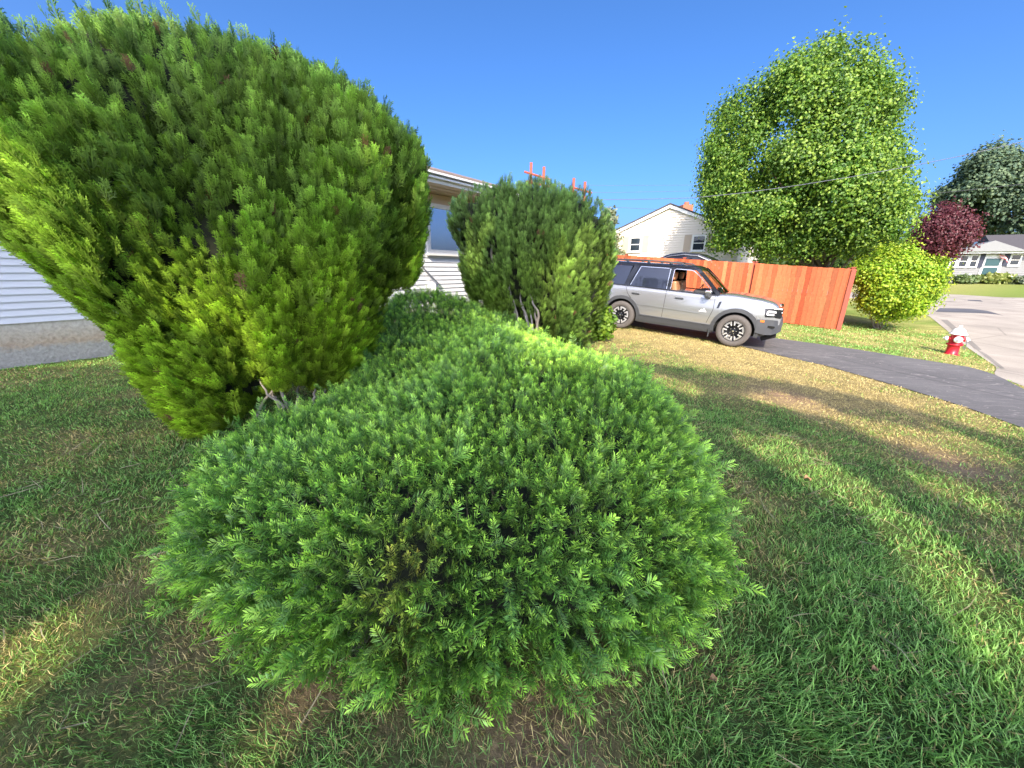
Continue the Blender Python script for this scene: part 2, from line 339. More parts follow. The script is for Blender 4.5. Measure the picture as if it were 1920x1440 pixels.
class Crown:
    """a plant crown: an outline in a vertical plane through its base, swelled to real thickness"""
    def __init__(s, base, poly_px, T, Rr, normal=None):
        s.b = np.array([base[0], base[1]], float); n = s.b / np.linalg.norm(s.b) if normal is None else np.array(normal, float)
        s.n = np.array([n[0], n[1], 0]); s.h = np.array([n[1], -n[0], 0]); s.T = T; s.R = Rr
        s.o = np.array([s.b[0], s.b[1], float(g(*s.b))]); s.poly = np.array([s.topl(*q) for q in poly_px])
    def topl(s, px, py):
        d = ray(px, py); t = ((s.o - EYE) @ s.n) / (d @ s.n); q = EYE + d * t - s.o; return q @ s.h, q[2]
    def sample(s, N):
        lo, hi = s.poly.min(0), s.poly.max(0); out = []; tot = 0
        while tot < N:
            q = rng.uniform(lo, hi, (N, 2)); q = q[inpoly(q, s.poly)]; out.append(q); tot += len(q)
        return np.concatenate(out)[:N]
    def thick(s, q):
        d = polydist(q, s.poly); return s.T * np.sqrt(np.clip(1 - (1 - np.clip(d / s.R, 0, 1)) ** 2, 0, 1)), d
    def world(s, q, dep): return s.o + q[:, :1] * s.h + q[:, 1:2] * np.array([0, 0, 1.]) - dep[:, None] * s.n
    def normals(s, q):
        e = .04; t = lambda a: s.thick(a)[0]
        gx = (t(q + [e, 0]) - t(q - [e, 0])) / (2 * e); gz = (t(q + [0, e]) - t(q - [0, e])) / (2 * e); return gx, gz
    def core(s, name, m, parent, f=.72, step=.12, col=None, noise_amp=.0):
        lo, hi = s.poly.min(0), s.poly.max(0); nx = int((hi[0] - lo[0]) / step) + 1; nz = int((hi[1] - lo[1]) / step) + 1
        X, Z = np.meshgrid(np.linspace(lo[0], hi[0], nx), np.linspace(lo[1], hi[1], nz), indexing='ij'); q = np.c_[X.ravel(), Z.ravel()]
        ins = inpoly(q, s.poly) & (polydist(q, s.poly) > .13); t, _ = s.thick(q); fr = s.world(q, t * f - .06); bk = s.world(q, -t * f + .06)
        idx = np.arange(nx * nz).reshape(nx, nz); a = np.stack([idx[:-1, :-1], idx[1:, :-1], idx[1:, 1:], idx[:-1, 1:]], -1).reshape(-1, 4)
        a = a[ins[a].all(1)]; Fq = np.concatenate([a, a[:, ::-1] + nx * nz]); return npmesh(name, np.concatenate([fr, bk]), Fq, m, None, parent, smooth=True)
# ------------------------------------------------------------------ ground, driveway, road
near = [G(*q) for q in [(1190, 612), (1290, 631), (1400, 652), (1550, 687), (1700, 730), (1815, 766), (1918, 804)]]
far_ = [G(*q) for q in [(1463, 636), (1530, 645), (1600, 655), (1720, 674), (1830, 691), (1872, 706), (1918, 730)]]
v2 = lambda p, t: np.asarray(p) + V * t
near = [near[0] - V * 11, near[0] - V * 5] + near + [np.array([6.1, 3.2]), np.array([5.9, 2.2])]
far_ = [v2(far_[0], -14), v2(far_[0], -6)] + far_ + [np.array([8.1, 5.0]), np.array([7.2, 3.2])]
def resample(pl, n):
    pl = np.array(pl); d = np.r_[0, np.cumsum(np.linalg.norm(np.diff(pl, axis=0), axis=1))]; t = np.linspace(0, d[-1], n)
    return np.c_[np.interp(t, d, pl[:, 0]), np.interp(t, d, pl[:, 1])]
def strip(name, A, B, m, lift, nu=60, nv=14, **k):
    A = resample(A, nu); B = resample(B, nu); t = np.linspace(0, 1, nv)[None, :, None]; P = A[:, None] * (1 - t) + B[:, None] * t
    q = P.reshape(-1, 2); Vx = np.c_[q, g(q[:, 0], q[:, 1]) + lift]; i = np.arange(nu * nv).reshape(nu, nv)
    Fq = np.stack([i[:-1, :-1], i[1:, :-1], i[1:, 1:], i[:-1, 1:]], -1).reshape(-1, 4); return tag(npmesh(name, Vx, Fq, m), **k)
drive_poly = np.array(near + far_[::-1])
strip('driveway', near, far_, M['drive'], .012, kind='structure', label='dark asphalt driveway sloping to the street')
re1 = G(1870, 690); re2 = G(1800, 640); re3 = G(1745, 595)
roadL = [np.array([7.2, 3.1]), np.array([8.3, 5.0]), np.array([9.15, 6.3]), np.array([9.9, 7.6]), re1, re2, re3, re3 + U * 8, re3 + U * 12 - V * 3]
roadR = [p + V * 9 + U * 0 for p in roadL[:6]] + [re3 + V * 10, re3 + U * 8 + V * 10, re3 + U * 12 + V * 10]
strip('road', roadL, roadR, M['road'], .008, kind='structure', label='pale asphalt street beyond the driveway')
c0 = 47.8
def uv(a, b): return U * a + V * b
e0 = (re3 + U * 12) @ U
strip('cross_road', [uv(e0 - .2, -22), uv(e0 - .2, 60)], [uv(c0, -22), uv(c0, 60)], M['road'], .009, kind='structure')
road_poly = np.array(roadL + roadR[::-1]); cross_poly = np.array([uv(e0, -22), uv(e0, 60), uv(c0, 60), uv(c0, -22)])
def gpatch(name, px, m, lift, label):
    P = [G(*q) for q in px]; h = len(P) // 2; strip(name, P[:h], P[h:][::-1], m, lift, 12, 5, kind='structure', label=label)
gpatch('road_patch', [(1757, 590), (1766, 582), (1848, 584), (1877, 591), (1800, 588.5), (1750, 588)][0:0] or [(1754, 585), (1800, 586.5), (1848, 588), (1877, 591), (1850, 583), (1820, 579.5), (1790, 578.5), (1762, 578)], M['patch'], .013, 'dark rectangular repair patch in the street')
gpatch('road_patch', [(1814, 564), (1843, 566), (1838, 563), (1814, 562.3)], M['patch'], .013, 'small dark repair patch far up the street')
gpatch('road_grit', [(1764, 600), (1796, 628), (1830, 656), (1876, 692), (1884, 692), (1838, 654), (1806, 626), (1776, 600)], M['edge'], .012, 'dark grit along the edge of the street')

dry_spots = [(G(1480, 745), 1.0, .5), (G(1790, 870), .9, .45), (G(1000, 1385), 1.3, .33), (G(720, 1340), .6, .2), (G(300, 1080), .35, .22), (G(350, 1200), .5, .3), (G(1270, 1200), .7, .25), (G(590, 1310), .9, .2), (G(1120, 1250), .8, .2)]
def dryness(P):
    P = np.asarray(P)[:, :2]; pd = -2.0 + 0 * P[:, 0]
    n = noise(P, .9, 3, 3); n2 = noise(P, 3.2, 9, 2)
    d = .30 + 1.5 * (n - .5) + .9 * (n2 - .5)
    # parched strip beside the driveway, lush in front at the right
    band = np.exp(-((P @ U - 9.0) / 2.2) ** 2) * (P[:, 0] > .8); d += .75 * band; band2 = np.exp(-((P[:, 0] - 4) ** 2 + (P[:, 1] - 4.5) ** 2) / 3.); d += .22 * band2
    d -= .55 * np.exp(-((P[:, 0] - 1.6) ** 2 + (P[:, 1] - .9) ** 2) / 1.2)
    d -= .30 * ((P @ V) > 4.5) * ((P @ U) > 12.2); d += .2 * (P[:, 1] > 30)
    d -= .22 * (P[:, 0] < -1.0); d -= .45 * np.exp(-((P[:, 0] - 2.5) ** 2 + (P[:, 1] - 1.9) ** 2) / .9)
    return np.clip(d, 0, 1)
def bare(P):
    P = np.asarray(P)[:, :2]; b = np.zeros(len(P)); w_ = noise(P, 5, 31, 2)
    for c, a, r in dry_spots: b = np.maximum(b, np.exp(-((P[:, 0] - c[0]) ** 2 + (P[:, 1] - c[1]) ** 2) / (r * r) * (.6 + w_)) * min(a, 1))
    return b
def soilcol(P):
    d = dryness(P)[:, None]; b = bare(P)[:, None]; n = noise(P[:, :2], 7, 5, 2)[:, None]
    green = np.array([.075, .115, .030]); dryc = np.array([.30, .235, .105]); dirt = np.array([.30, .20, .125])
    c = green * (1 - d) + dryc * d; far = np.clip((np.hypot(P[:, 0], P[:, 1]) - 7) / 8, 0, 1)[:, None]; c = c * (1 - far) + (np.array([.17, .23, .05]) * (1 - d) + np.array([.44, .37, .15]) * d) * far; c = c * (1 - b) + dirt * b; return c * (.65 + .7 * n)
def axis(fine0, fine1, st, lim0, lim1, extra):
    a = list(np.arange(fine0, fine1 + 1e-6, st)); x, s = fine1, st
    while x < lim1: s *= 1.25; x += s; a.append(x)
    x, s = fine0, st
    while x > lim0: s *= 1.25; x -= s; a.append(x)
    return np.unique(np.round(a + extra, 4))
xs = axis(-9, 14, .13, -500, 600, [1.7, 13.0]); ys = axis(-1, 15, .13, -300, 700, [8., 20.])
X, Y = np.meshgrid(xs, ys, indexing='ij'); q = np.c_[X.ravel(), Y.ravel()]
gz = g(q[:, 0], q[:, 1]); i = np.arange(len(q)).reshape(X.shape)
Fq = np.stack([i[:-1, :-1], i[1:, :-1], i[1:, 1:], i[:-1, 1:]], -1).reshape(-1, 4)
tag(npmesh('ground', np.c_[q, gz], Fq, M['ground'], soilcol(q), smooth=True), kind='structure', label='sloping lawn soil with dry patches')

# ------------------------------------------------------------------ siding helper
def siding(name, a, d, z0, z1, lim, m, parent, expo=.1, out=None, thick=.024):
    """clapboard courses on a wall through a (2D) along d; lim(z)->(s0,s1)"""
    a = np.array([*a, 0]); d3 = np.array([*d, 0]); o3 = np.array([*out, 0]); mb = MB(); z = z0
    while z < z1 - .01:
        zt = min(z + expo - .005, z1); s0, s1 = lim((z + zt) / 2)
        if s1 - s0 > .05:
            P = lambda s, zz, o: a + d3 * s + o3 * o + np.array([0, 0, zz])
            mb.add([P(s0, z, 0), P(s0, z, thick), P(s0, zt, .002), P(s0, zt, 0), P(s1, z, 0), P(s1, z, thick), P(s1, zt, .002), P(s1, zt, 0)],
                   [(0, 1, 2, 3), (7, 6, 5, 4), (1, 5, 6, 2), (0, 4, 5, 1), (3, 2, 6, 7), (0, 3, 7, 4)])
        z += expo
    return mb.build(name, m, parent, True)
def window(parent, a, d, out, s, z0, z1, wid, frame_m, glass_m, fw=.07, mull=True, name='window', pr=.03, sill=True):
    a = np.array([*a, 0]); A = [np.array([*d, 0]), np.array([*out, 0]), np.array([0, 0, 1.])]; c = lambda ss, o, z: a + A[0] * ss + A[1] * o + A[2] * z
    f = MB(); h = z1 - z0
    f.box(c(s, pr, z1 - fw / 2), (wid, .06, fw), A); f.box(c(s, pr, z0 + fw / 2), (wid, .06, fw), A)
    for sg in (-1, 1): f.box(c(s + sg * (wid / 2 - fw / 2), pr, (z0 + z1) / 2), (fw, .06, h - 2 * fw), A)
    if mull: f.box(c(s, pr, (z0 + z1) / 2), (wid - 2 * fw, .05, .045), A)
    fo = f.build(name, frame_m, parent, True)
    p = MB(); p.box(c(s, pr - .012, (z0 + z1) / 2), (wid - 2 * fw - .003, .02, h - 2 * fw - .003), A); p.build('pane', glass_m, fo, True)
    if sill:
        k = MB(); k.box(c(s, pr + .03, z0 - .02), (wid + .06, .1, .035), A); k.build('sill', frame_m, fo, True)
    return fo
OUT = V; BACK = -U

# --- white house: shaded wing on the left
wh = thing('house', 'white clapboard house wing with stained concrete foundation, left behind the huge arborvitae', 'house', (-8, 6, 0))
A0 = np.array([-7.66, 5.87])
def hex_(a, d, s0, s1, depth, z0, z1, mbx, off=0): # slab behind a wall
    c = np.array([*a, 0]) + np.array([*d, 0]) * (s0 + s1) / 2 - np.array([*V, 0]) * (depth / 2 + off); mbx.box([c[0], c[1], (z0 + z1) / 2], (s1 - s0, depth, z1 - z0), [np.array([*d, 0]), np.array([*V, 0]), np.array([0, 0, 1.])])
Lz = .69
f = MB(); hex_(A0, U, -9, 5.5, 6, -.3, Lz, f); f.build('foundation', M['concrete'], wh, True)
f = MB(); hex_(A0, U, -9, 5.5, 6, Lz + .001, 3.2, f, .0); f.build('wall', M['siding_shade'], wh, True)
siding('siding', A0 + V * .003, U, Lz - .02, 3.15, lambda z: (-9, 5.5), M['siding_shade'], wh, .107, V)
f = MB(); n3 = np.array([*V, 0]); a3 = np.array([*A0, 0]); u3 = np.array([*U, 0])
f.prism([a3 + n3 * .4 - u3 * 9.3 + [0, 0, 3.2], a3 - n3 * 3 - u3 * 9.3 + [0, 0, 4.3], a3 - n3 * 6.3 - u3 * 9.3 + [0, 0, 3.2]], u3 * 15); f.build('roof', M['shingle'], wh, True)
# --- middle white house section with eave, picture window and steps
mh = thing('house', 'white clapboard house front with deep eave and picture window, between the two arborvitaes', 'house', (-2, 9.6, 0))
B0 = np.array([-1.55, 9.65]); Sb, St = .72, 3.12; s0m, s1m = -1.9, 4.3
f = MB(); hex_(B0, U, s0m, s1m, 5, -.2, Sb, f); f.build('foundation', M['concrete'], mh, True)
f = MB(); hex_(B0, U, s0m, s1m, 5, Sb + .001, St, f); f.build('wall', M['siding'], mh, True)
siding('siding', B0 + V * .003, U, Sb - .02, 1.86, lambda z: (s0m, s1m), M['siding'], mh, .098, V)
b3 = np.array([*B0, 0])
# picture window
px_s = lambda px, z: None
window(mh, B0, U, V, .55, 1.86, 2.92, 2.5, M['white'], M['mirror_glass'], .09, False, 'picture_window', .035)
f = MB(); hex_(B0 + V * .02, U, s0m, s1m, .02, 2.93, St, f); f.build('frieze', M['soffit'], mh, True)
ov = .85
f = MB(); f.box(b3 + n3 * (ov / 2) + u3 * (s0m + s1m) / 2 + [0, 0, St + .02], (s1m - s0m + .8, ov, .02), [u3, n3, np.array([0, 0, 1.])])
for k in range(3): f.box(b3 + n3 * (.12 + .25 * k) + u3 * (s0m + s1m) / 2 + [0, 0, St + .004], (s1m - s0m + .8, .015, .01), [u3, n3, np.array([0, 0, 1.])])
f.build('soffit', M['soffit'], mh, True)
f = MB(); f.box(b3 + n3 * (ov + .012) + u3 * (s0m + s1m) / 2 + [0, 0, St + .10], (s1m - s0m + .8, .02, .17), [u3, n3, np.array([0, 0, 1.])]); f.build('fascia', M['white'], mh, True)
f = MB(); cu = u3 * (s0m + s1m) / 2; Lg = s1m - s0m + .84
for dz, do, hh in ((.165, .13, .035), (.10, .085, .03)): f.box(b3 + n3 * (ov + do / 2 + .024) + cu + [0, 0, St + dz], (Lg, do, hh), [u3, n3, np.array([0, 0, 1.])])
f.build('gutter', M['white_metal'], mh, True)
f = MB(); rz0 = St + .20
f.prism([b3 + n3 * (ov + .1) + u3 * (s0m - .4) + [0, 0, rz0], b3 + n3 * (ov + .1) + u3 * (s0m - .4) + [0, 0, rz0 + .03], b3 - n3 * 2.3 + u3 * (s0m - .4) + [0, 0, rz0 + 1.0], b3 - n3 * 5.5 + u3 * (s0m - .4) + [0, 0, rz0]], u3 * (s1m - s0m + .8)); f.build('roof', M['shingle'], mh, True)
# steps rail
sr = thing('stair_railing', 'white metal stair railing with balusters against the sunlit clapboards', 'railing', (-1.9, 9.0, 0))
rb = atZ(813, 570, 8.9); top = atZ(793, 502, 8.6); bot = atZ(825, 535, 8.9)
f = MB(); f.tube([top, bot, bot + [.03, 0, -.05]], .02, 8); f.build('handrail', M['steel'], sr, True)
f = MB(); pp = atZ(814, 532, 8.88); f.box([pp[0], pp[1], (pp[2] + .1) / 2], (.09, .09, pp[2] - .1)); f.build('post', M['white_metal'], sr, True)
f = MB()
for k in range(6):
    t = k / 5; p = top * (1 - t) + pp * t; f.box([p[0] - .02, p[1], (p[2] + .15) / 2 - .03], (.025, .025, p[2] - .2))
f.build('balusters', M['white_metal'], sr, True)
st = thing('front_steps', 'low concrete steps at the foot of the white house front', 'steps', (-1.9, 8.6, 0))
f = MB()
for k in range(3): f.box([-2.3 + .0 * k, 8.75 - .12 * k, .10 + .14 * (2 - k)], (1.1, .9, .14))
f.build('treads', M['concrete'], st, True)

# --- red post frames behind the second arborvitae
def post_frame(label, pxs, bar, Z):
    t_ = thing('post_frame', label, 'post frame', (*atZ(pxs[0][0], 400, Z)[:2], 0), group='red post frames rising behind the second arborvitae')
    for (x, y) in pxs:
        p = atZ(x, y, Z); f = MB(); f.box([p[0], p[1], (p[2]) / 2], (.075, .075, p[2])); f.build('post', M['wood_red'], t_, True)
    for (x0, y0, x1, y1) in bar:
        f = MB(); f.tube([atZ(x0, y0, Z - .06), atZ(x1, y1, Z - .06)], .03, 6); f.build('crossbar', M['wood_red'], t_, True)
post_frame('taller red frame of two posts and a crossbar rising behind the second arborvitae', [(996, 305), (1020, 313)], [(983, 322, 1032, 337), (986, 340, 1040, 352)], 11)
post_frame('lower red frame of two posts and a thin crossbar nearer the overhead wires', [(1076, 334), (1097, 341)], [(1076, 352, 1110, 362)], 12)

# --- cream gable house behind the fence
ch = thing('house', 'cream gabled house with two shuttered windows behind the red fence', 'house', (10, 23, 0))
Zc = 24.; A = atZ(1258, 385, Zc); A2 = A[:2]; apex = A[2]; zt = 3.95; h1, h2 = 3.6, 4.2
sl = (apex - zt) / h1
def gl(z):
    k = (apex - z) / sl; return (-min(h1, k) if z > zt else -h1, min(h2, k))
D = V; OUTc = -U
f = MB(); a3 = np.array([*A2, 0]); v3 = np.array([*V, 0]); 
f.prism([a3 - v3 * h1 + [0, 0, -.3], a3 + v3 * h2 + [0, 0, -.3], a3 + v3 * h2 + [0, 0, apex - sl * h2], a3 + [0, 0, apex], a3 - v3 * h1 + [0, 0, zt]], u3 * 11); f.build('wall', M['cream'], ch, True)
siding('siding', A2 - U * .004, V, .2, apex - .12, gl, M['cream'], ch, .15, -U, .04)
f = MB()
for sg, hh in ((-1, h1 + .35), (1, h2 + .35)):
    e = a3 + v3 * sg * hh + [0, 0, apex - sl * hh + .03]; t0 = a3 + [0, 0, apex + .03]; f.prism([t0 - u3 * .18, e - u3 * .18, e - u3 * .18 + [0, 0, .09], t0 - u3 * .18 + [0, 0, .09]], u3 * 11.4)
f.build('roof', M['shingle_dark'], ch, True)
f = MB()
for sg, hh in ((-1, h1 + .33), (1, h2 + .33)):
    e = a3 + v3 * sg * hh + [0, 0, apex - sl * hh]; t0 = a3 + [0, 0, apex]; f.prism([t0 - u3 * .16 + [0, 0, -.16], e - u3 * .16 + [0, 0, -.16], e - u3 * .16 + [0, 0, .02], t0 - u3 * .16 + [0, 0, .02]], u3 * .10)
f.build('bargeboard', M['white'], ch, True)
def s_on(px, py, a, d):   # distance along wall line for a pixel, and its height
    r = ray(px, py); Mx = np.array([[r[0], -d[0]], [r[1], -d[1]]]); t, s = np.linalg.solve(Mx, a); return s, 1.6 + r[2] * t
for x, ya, yb in ((1193, 444, 473), (1313, 440, 471.5)):
    s_, z1_ = s_on(x, ya, A2, V); _, z0_ = s_on(x, yb, A2, V); ww = .82
    window(ch, A2 - U * .02, V, -U, s_, z0_, z1_, ww, M['white'], M['glass'], .1)
    for sg in (-1, 1):
        f = MB(); c = a3 + v3 * (s_ + sg * (ww / 2 + .27)) - u3 * .045 + [0, 0, (z0_ + z1_) / 2]; f.box(c, (.4, .03, z1_ - z0_), [v3, u3, np.array([0, 0, 1.])]); f.build('shutter', M['shutter'], ch, True)
f = MB(); cp = atZ(1286, 392, 27); f.box([cp[0], cp[1], cp[2] - .3], (.7, .7, 1.1)); ck = f.build('chimney', M['brick'], ch, True)
f = MB(); f.tube([[cp[0], cp[1], cp[2] + .251], [cp[0], cp[1], cp[2] + .45]], .16, 12); f.build('chimney_pot', M['brick'], ck, True)

# --- grey bungalow across the street
gh = thing('house', 'grey bungalow with bay windows, dark green door and flag, across the street', 'house', (40, 33, 0))
Zg = 40.; g0 = atZ(1783, 522, Zg); zb = g0[2]; gd = V; ga = g0[:2]; go = -U; gL = 13.
g3 = np.array([*ga, 0]); eav = s_on(1850, 471, ga, gd)[1]; AX = [v3, u3, np.array([0, 0, 1.])]
f = MB(); f.box(g3 + v3 * gL / 2 + u3 * 4 + [0, 0, (zb + eav) / 2 - .5], (gL, 8, eav - zb + 1), AX); f.build('wall', M['greysid'], gh, True)
siding('siding', ga - U * .01, V, zb - .2, eav, lambda z: (0, gL), M['greysid'], gh, .2, -U, .03)
f = MB(); f.prism([g3 + v3 * 2.2 - u3 * .7 + [0, 0, eav + .02], g3 + v3 * 2.2 + u3 * 4 + [0, 0, eav + 1.75], g3 + v3 * 2.2 + u3 * 8.5 + [0, 0, eav + .02]], v3 * (gL - 1.5)); f.build('roof', M['shingle_dark'], gh, True)
f = MB(); f.prism([g3 - v3 * .4 - u3 * 1.0 + [0, 0, eav - .05], g3 + v3 * 4.2 - u3 * 1.0 + [0, 0, eav - .05], g3 + v3 * 1.9 - u3 * 1.0 + [0, 0, eav + .95]], u3 * 4.5); f.build('porch_gable', M['greysid'], gh, True)
f = MB(); f.box(g3 + v3 * gL / 2 - u3 * .75 + [0, 0, eav - .12], (gL + .6, .1, .22), AX); f.build('fascia', M['white'], gh, True)
for xa, xb, ya, yb in ((1784, 1799, 479, 502), (1800, 1820, 478, 502), (1821, 1839, 477, 502), (1896, 1919, 476, 499)):
    sa, z1_ = s_on(xa, ya, ga, gd); sb, _ = s_on(xb, ya, ga, gd); _, z0_ = s_on(xb, yb, ga, gd); window(gh, ga - U * .04, V, -U, (sa + sb) / 2, z0_, z1_, abs(sb - sa), M['white'], M['glass'], .12)
for xa, ya, yb in ((1843, 477, 502), (1891, 476, 499)):
    sa, z1_ = s_on(xa, ya, ga, gd); _, z0_ = s_on(xa, yb, ga, gd); f = MB(); f.box(g3 + v3 * sa - u3 * .07 + [0, 0, (z0_ + z1_) / 2], (.42, .04, z1_ - z0_), AX); f.build('shutter', M['shutter_dark'], gh, True)
sa, z1_ = s_on(1866, 477, ga, gd); _, z0_ = s_on(1866, 515, ga, gd)
f = MB(); f.box(g3 + v3 * sa - u3 * .05 + [0, 0, (z0_ + z1_) / 2], (1.35, .06, z1_ - z0_), AX); dr = f.build('door', M['white'], gh, True)
f = MB(); f.box(g3 + v3 * sa - u3 * .10 + [0, 0, (z0_ + z1_) / 2 + .22], (.95, .04, (z1_ - z0_) * .36), AX); f.box(g3 + v3 * sa - u3 * .10 + [0, 0, (z0_ + z1_) / 2 - .62], (.95, .04, (z1_ - z0_) * .36), AX); f.build('door_panel', M['door_green'], dr, True)
fl = thing('flag', 'red and white striped flag on an angled pole beside the green door', 'flag', (*ga, 0))
p0 = atZ(1893, 496, 38.2); p1 = atZ(1873, 476, 37.6); f = MB(); f.tube([p0, p1], .025, 6); f.build('pole', M['white'], fl, True)
for k in range(5):
    f = MB(); a_ = atZ(1874 + .3 * k, 477 + 1.2 * k, 37.6); b_ = atZ(1890 - .2 * k, 486 + 1.2 * k, 37.3); m_ = (a_ + b_) / 2 + [0, -.15, .05]; wv = RT * 0 + np.array([0, 0, -.065])
    f.add([a_, m_, b_, b_ + wv, m_ + wv, a_ + wv], [(0, 1, 4, 5), (1, 2, 3, 4)]); f.build('stripe', M['hyd_white'] if k % 2 else mat('flag_red', (.6, .05, .06), .7), fl, True)

# ------------------------------------------------------------------ red fence
Cc = np.array([10.85, 12.75]); J = Cc - V * 2.74; K = J - V * 7.2
fm = attr_mat('red_cedar_boards', .7, .25, 18, .22, .2, .004)
def fence(name, label, a, b, h, out, posts=True, extra_top=0):
    a, b = np.array(a), np.array(b); L = np.linalg.norm(b - a); d = (b - a) / L; t_ = thing(name, label, 'fence', (*a, float(g(*a))))
    mb = MB(); s = 0; o3 = np.array([*out, 0]); d3 = np.array([*d, 0])
    while s < L - .02:
        w_ = min(.138, L - s); c = a + d * (s + w_ / 2); z = float(g(*c)); hh = h + rng.uniform(-.008, .008) + extra_top
        v_ = rng.choice([.6, .8, .9, 1, 1, 1.1, 1.25]) * rng.uniform(.92, 1.08); hue = rng.uniform(-.02, .03); mb.cc = (.46 * v_, (.112 + hue) * v_, (.044 + hue * .5) * v_)
        c3 = np.array([*c, 0]) + o3 * (.03 + rng.uniform(-.004, .004)); mb.box(c3 + [0, 0, z + .02 + hh / 2], (w_ - .006, .018, hh), [d3, o3, np.array([0, 0, 1.])]); s += .138
    mb.build('boards', fm, t_, True, colattr=True)
    for zz in (.35, 1.0, 1.6):
        r = MB(); r.prism([np.array([*(a - out * .02), float(g(*a)) + zz + q]) for q in (0,)] + [np.array([*(b - out * .02), float(g(*b)) + zz]), np.array([*(b - out * .02), float(g(*b)) + zz + .09]), np.array([*(a - out * .02), float(g(*a)) + zz + .09])], -o3 * .04); r.build('rail', M['wood_red'], t_, True)
    if posts:
        n = max(1, int(round(L / 2.5)))
        for k in range(n + 1):
            c = a + d * (L * k / n) - out * .08; z = float(g(*c)); p = MB(); p.box([c[0], c[1], z + (h + .06) / 2], (.09, .09, h + .06), [d3, o3, np.array([0, 0, 1.])]); po = p.build('post', M['wood_red'], t_, True)
            p = MB(); p.box([c[0], c[1], z + h + .075], (.13, .13, .025), [d3, o3, np.array([0, 0, 1.])]); p.build('post_cap', M['wood_red'], po, True)
    return t_
fence('fence', 'right-hand panel of the red board fence, from the car hood to the corner', J + V * .03, Cc, 1.93, -U)
fence('fence', 'long run of red board fence behind the silver car roof', K, J - V * .03, 1.93, -U)
fence('fence', 'short return of the red fence running back beside the yellow-green bush', Cc + U * .12, Cc + U * 6, 1.9, V)
f = MB(); f.box([*(Cc + V * .02 - U * .03), float(g(*Cc)) + .98], (.12, .1, 1.94), AX)
cpost = f.build('fence_post', M['wood_red']); tag(cpost, 'wide red corner post of the board fence next to the yellow-green bush', 'fence post')

# ------------------------------------------------------------------ overhead wires
def wire(name, label, pts, r, Z0, Z1, m, sag=0):
    n = len(pts); P = [atZ(x, y, Z0 + (Z1 - Z0) * k / (n - 1)) for k, (x, y) in enumerate(pts)]
    mb = MB(); mb.tube(P, r, 5); return tag(mb.build(name, m, smooth=True), label, 'cable', 'overhead cables crossing behind and before the maple')
wire('overhead_cable', 'thick cable sagging across in front of the big green tree', [(900, 376), (1010, 377), (1120, 374.5), (1210, 373.5), (1300, 371), (1400, 361), (1500, 347), (1600, 331), (1700, 313), (1800, 293), (1920, 265), (2050, 232)], .010, 14.5, 11, M['cable_far'])
wire('overhead_cable', 'thin cable meeting the big tree just above the dark red tree', [(1500, 378), (1600, 375), (1710, 367), (1800, 358), (1920, 345), (2050, 330)], .012, 17, 16, M['cable'])
wire('overhead_cable', 'faint highest cable left of the big tree', [(1020, 346), (1150, 348), (1300, 347), (1420, 344)], .012, 38, 38, M['cable_far'])
wire('overhead_cable', 'faint second cable left of the big tree', [(1020, 360), (1150, 361), (1300, 358), (1420, 354)], .014, 38, 38, M['cable_far'])
wire('overhead_cable', 'lowest thin cable running behind the cream house roof', [(1020, 382), (1160, 389), (1260, 394), (1330, 396), (1420, 396)], .016, 34, 34, M['cable_far'])

# ------------------------------------------------------------------ fire hydrant
hp = G(1783, 664); hz = float(g(*hp)); hy = thing('fire_hydrant', 'red fire hydrant with white bonnet and caps by the roadside', 'hydrant', (hp[0], hp[1], hz - .03), R_(-28))
hs = 1.02
def hl(name, prof, m, parent, c=(0, 0, 0), ax=None, n=28):
    b_ = MB(); b_.lathe([(r * hs, h * hs) for r, h in prof], np.array(c) * hs, ax, n); return b_.build(name, m, parent, smooth=True, bevel=0)
bar = hl('barrel', [(0, 0), (.155, 0), (.155, .03), (.13, .035), (.125, .05), (.112, .06), (.112, .26), (.118, .265), (.15, .27), (.15, .30), (.118, .305), (.115, .33), (.115, .50), (.125, .51), (.125, .53), (0, .531)], M['hyd_red'], hy)
hl('bonnet', [(.0, .532), (.165, .532), (.168, .55), (.14, .565), (.13, .60), (.105, .65), (.075, .68), (.045, .69), (.045, .70), (.03, .705), (.03, .76), (0, .761)], M['hyd_white'], hy)
for a_, r_, ln in ((-100, .07, .13), (-10, .055, .12), (170, .055, .12)):
    d_ = np.array([math.cos(R_(a_)), math.sin(R_(a_)), 0]); ax = [np.array([-d_[1], d_[0], 0]), np.array([0, 0, 1.]), d_]
    hl('outlet', [(0, .08), (r_ * .9, .08), (r_ * .9, .11 + ln * .3), (0, .111 + ln * .3)], M['hyd_red'], hy, (0, 0, .42), ax, 20)
    cap = hl('outlet_cap', [(0, .112 + ln * .3), (r_ * 1.1, .112 + ln * .3), (r_ * 1.15, .14 + ln * .3), (r_ * .9, .165 + ln * .3), (r_ * .35, .17 + ln * .3), (r_ * .3, .2 + ln * .3), (0, .201 + ln * .3)], M['hyd_white'], hy, (0, 0, .42), ax, 20)
b_ = MB()
b_.lathe([(.112 * hs, .262 * hs), (.147 * hs, .262 * hs), (.147 * hs, .31 * hs), (.112 * hs, .31 * hs)], (0, 0, 0), None, 16); b_.build('flange', M['hyd_red'], hy)
b_ = MB(); b_.tube([(.1, -.22, .45), (.12, -.24, .3), (.13, -.2, .2), (.12, -.12, .26)], .008, 5); b_.build('chain', M['steel'], hy)
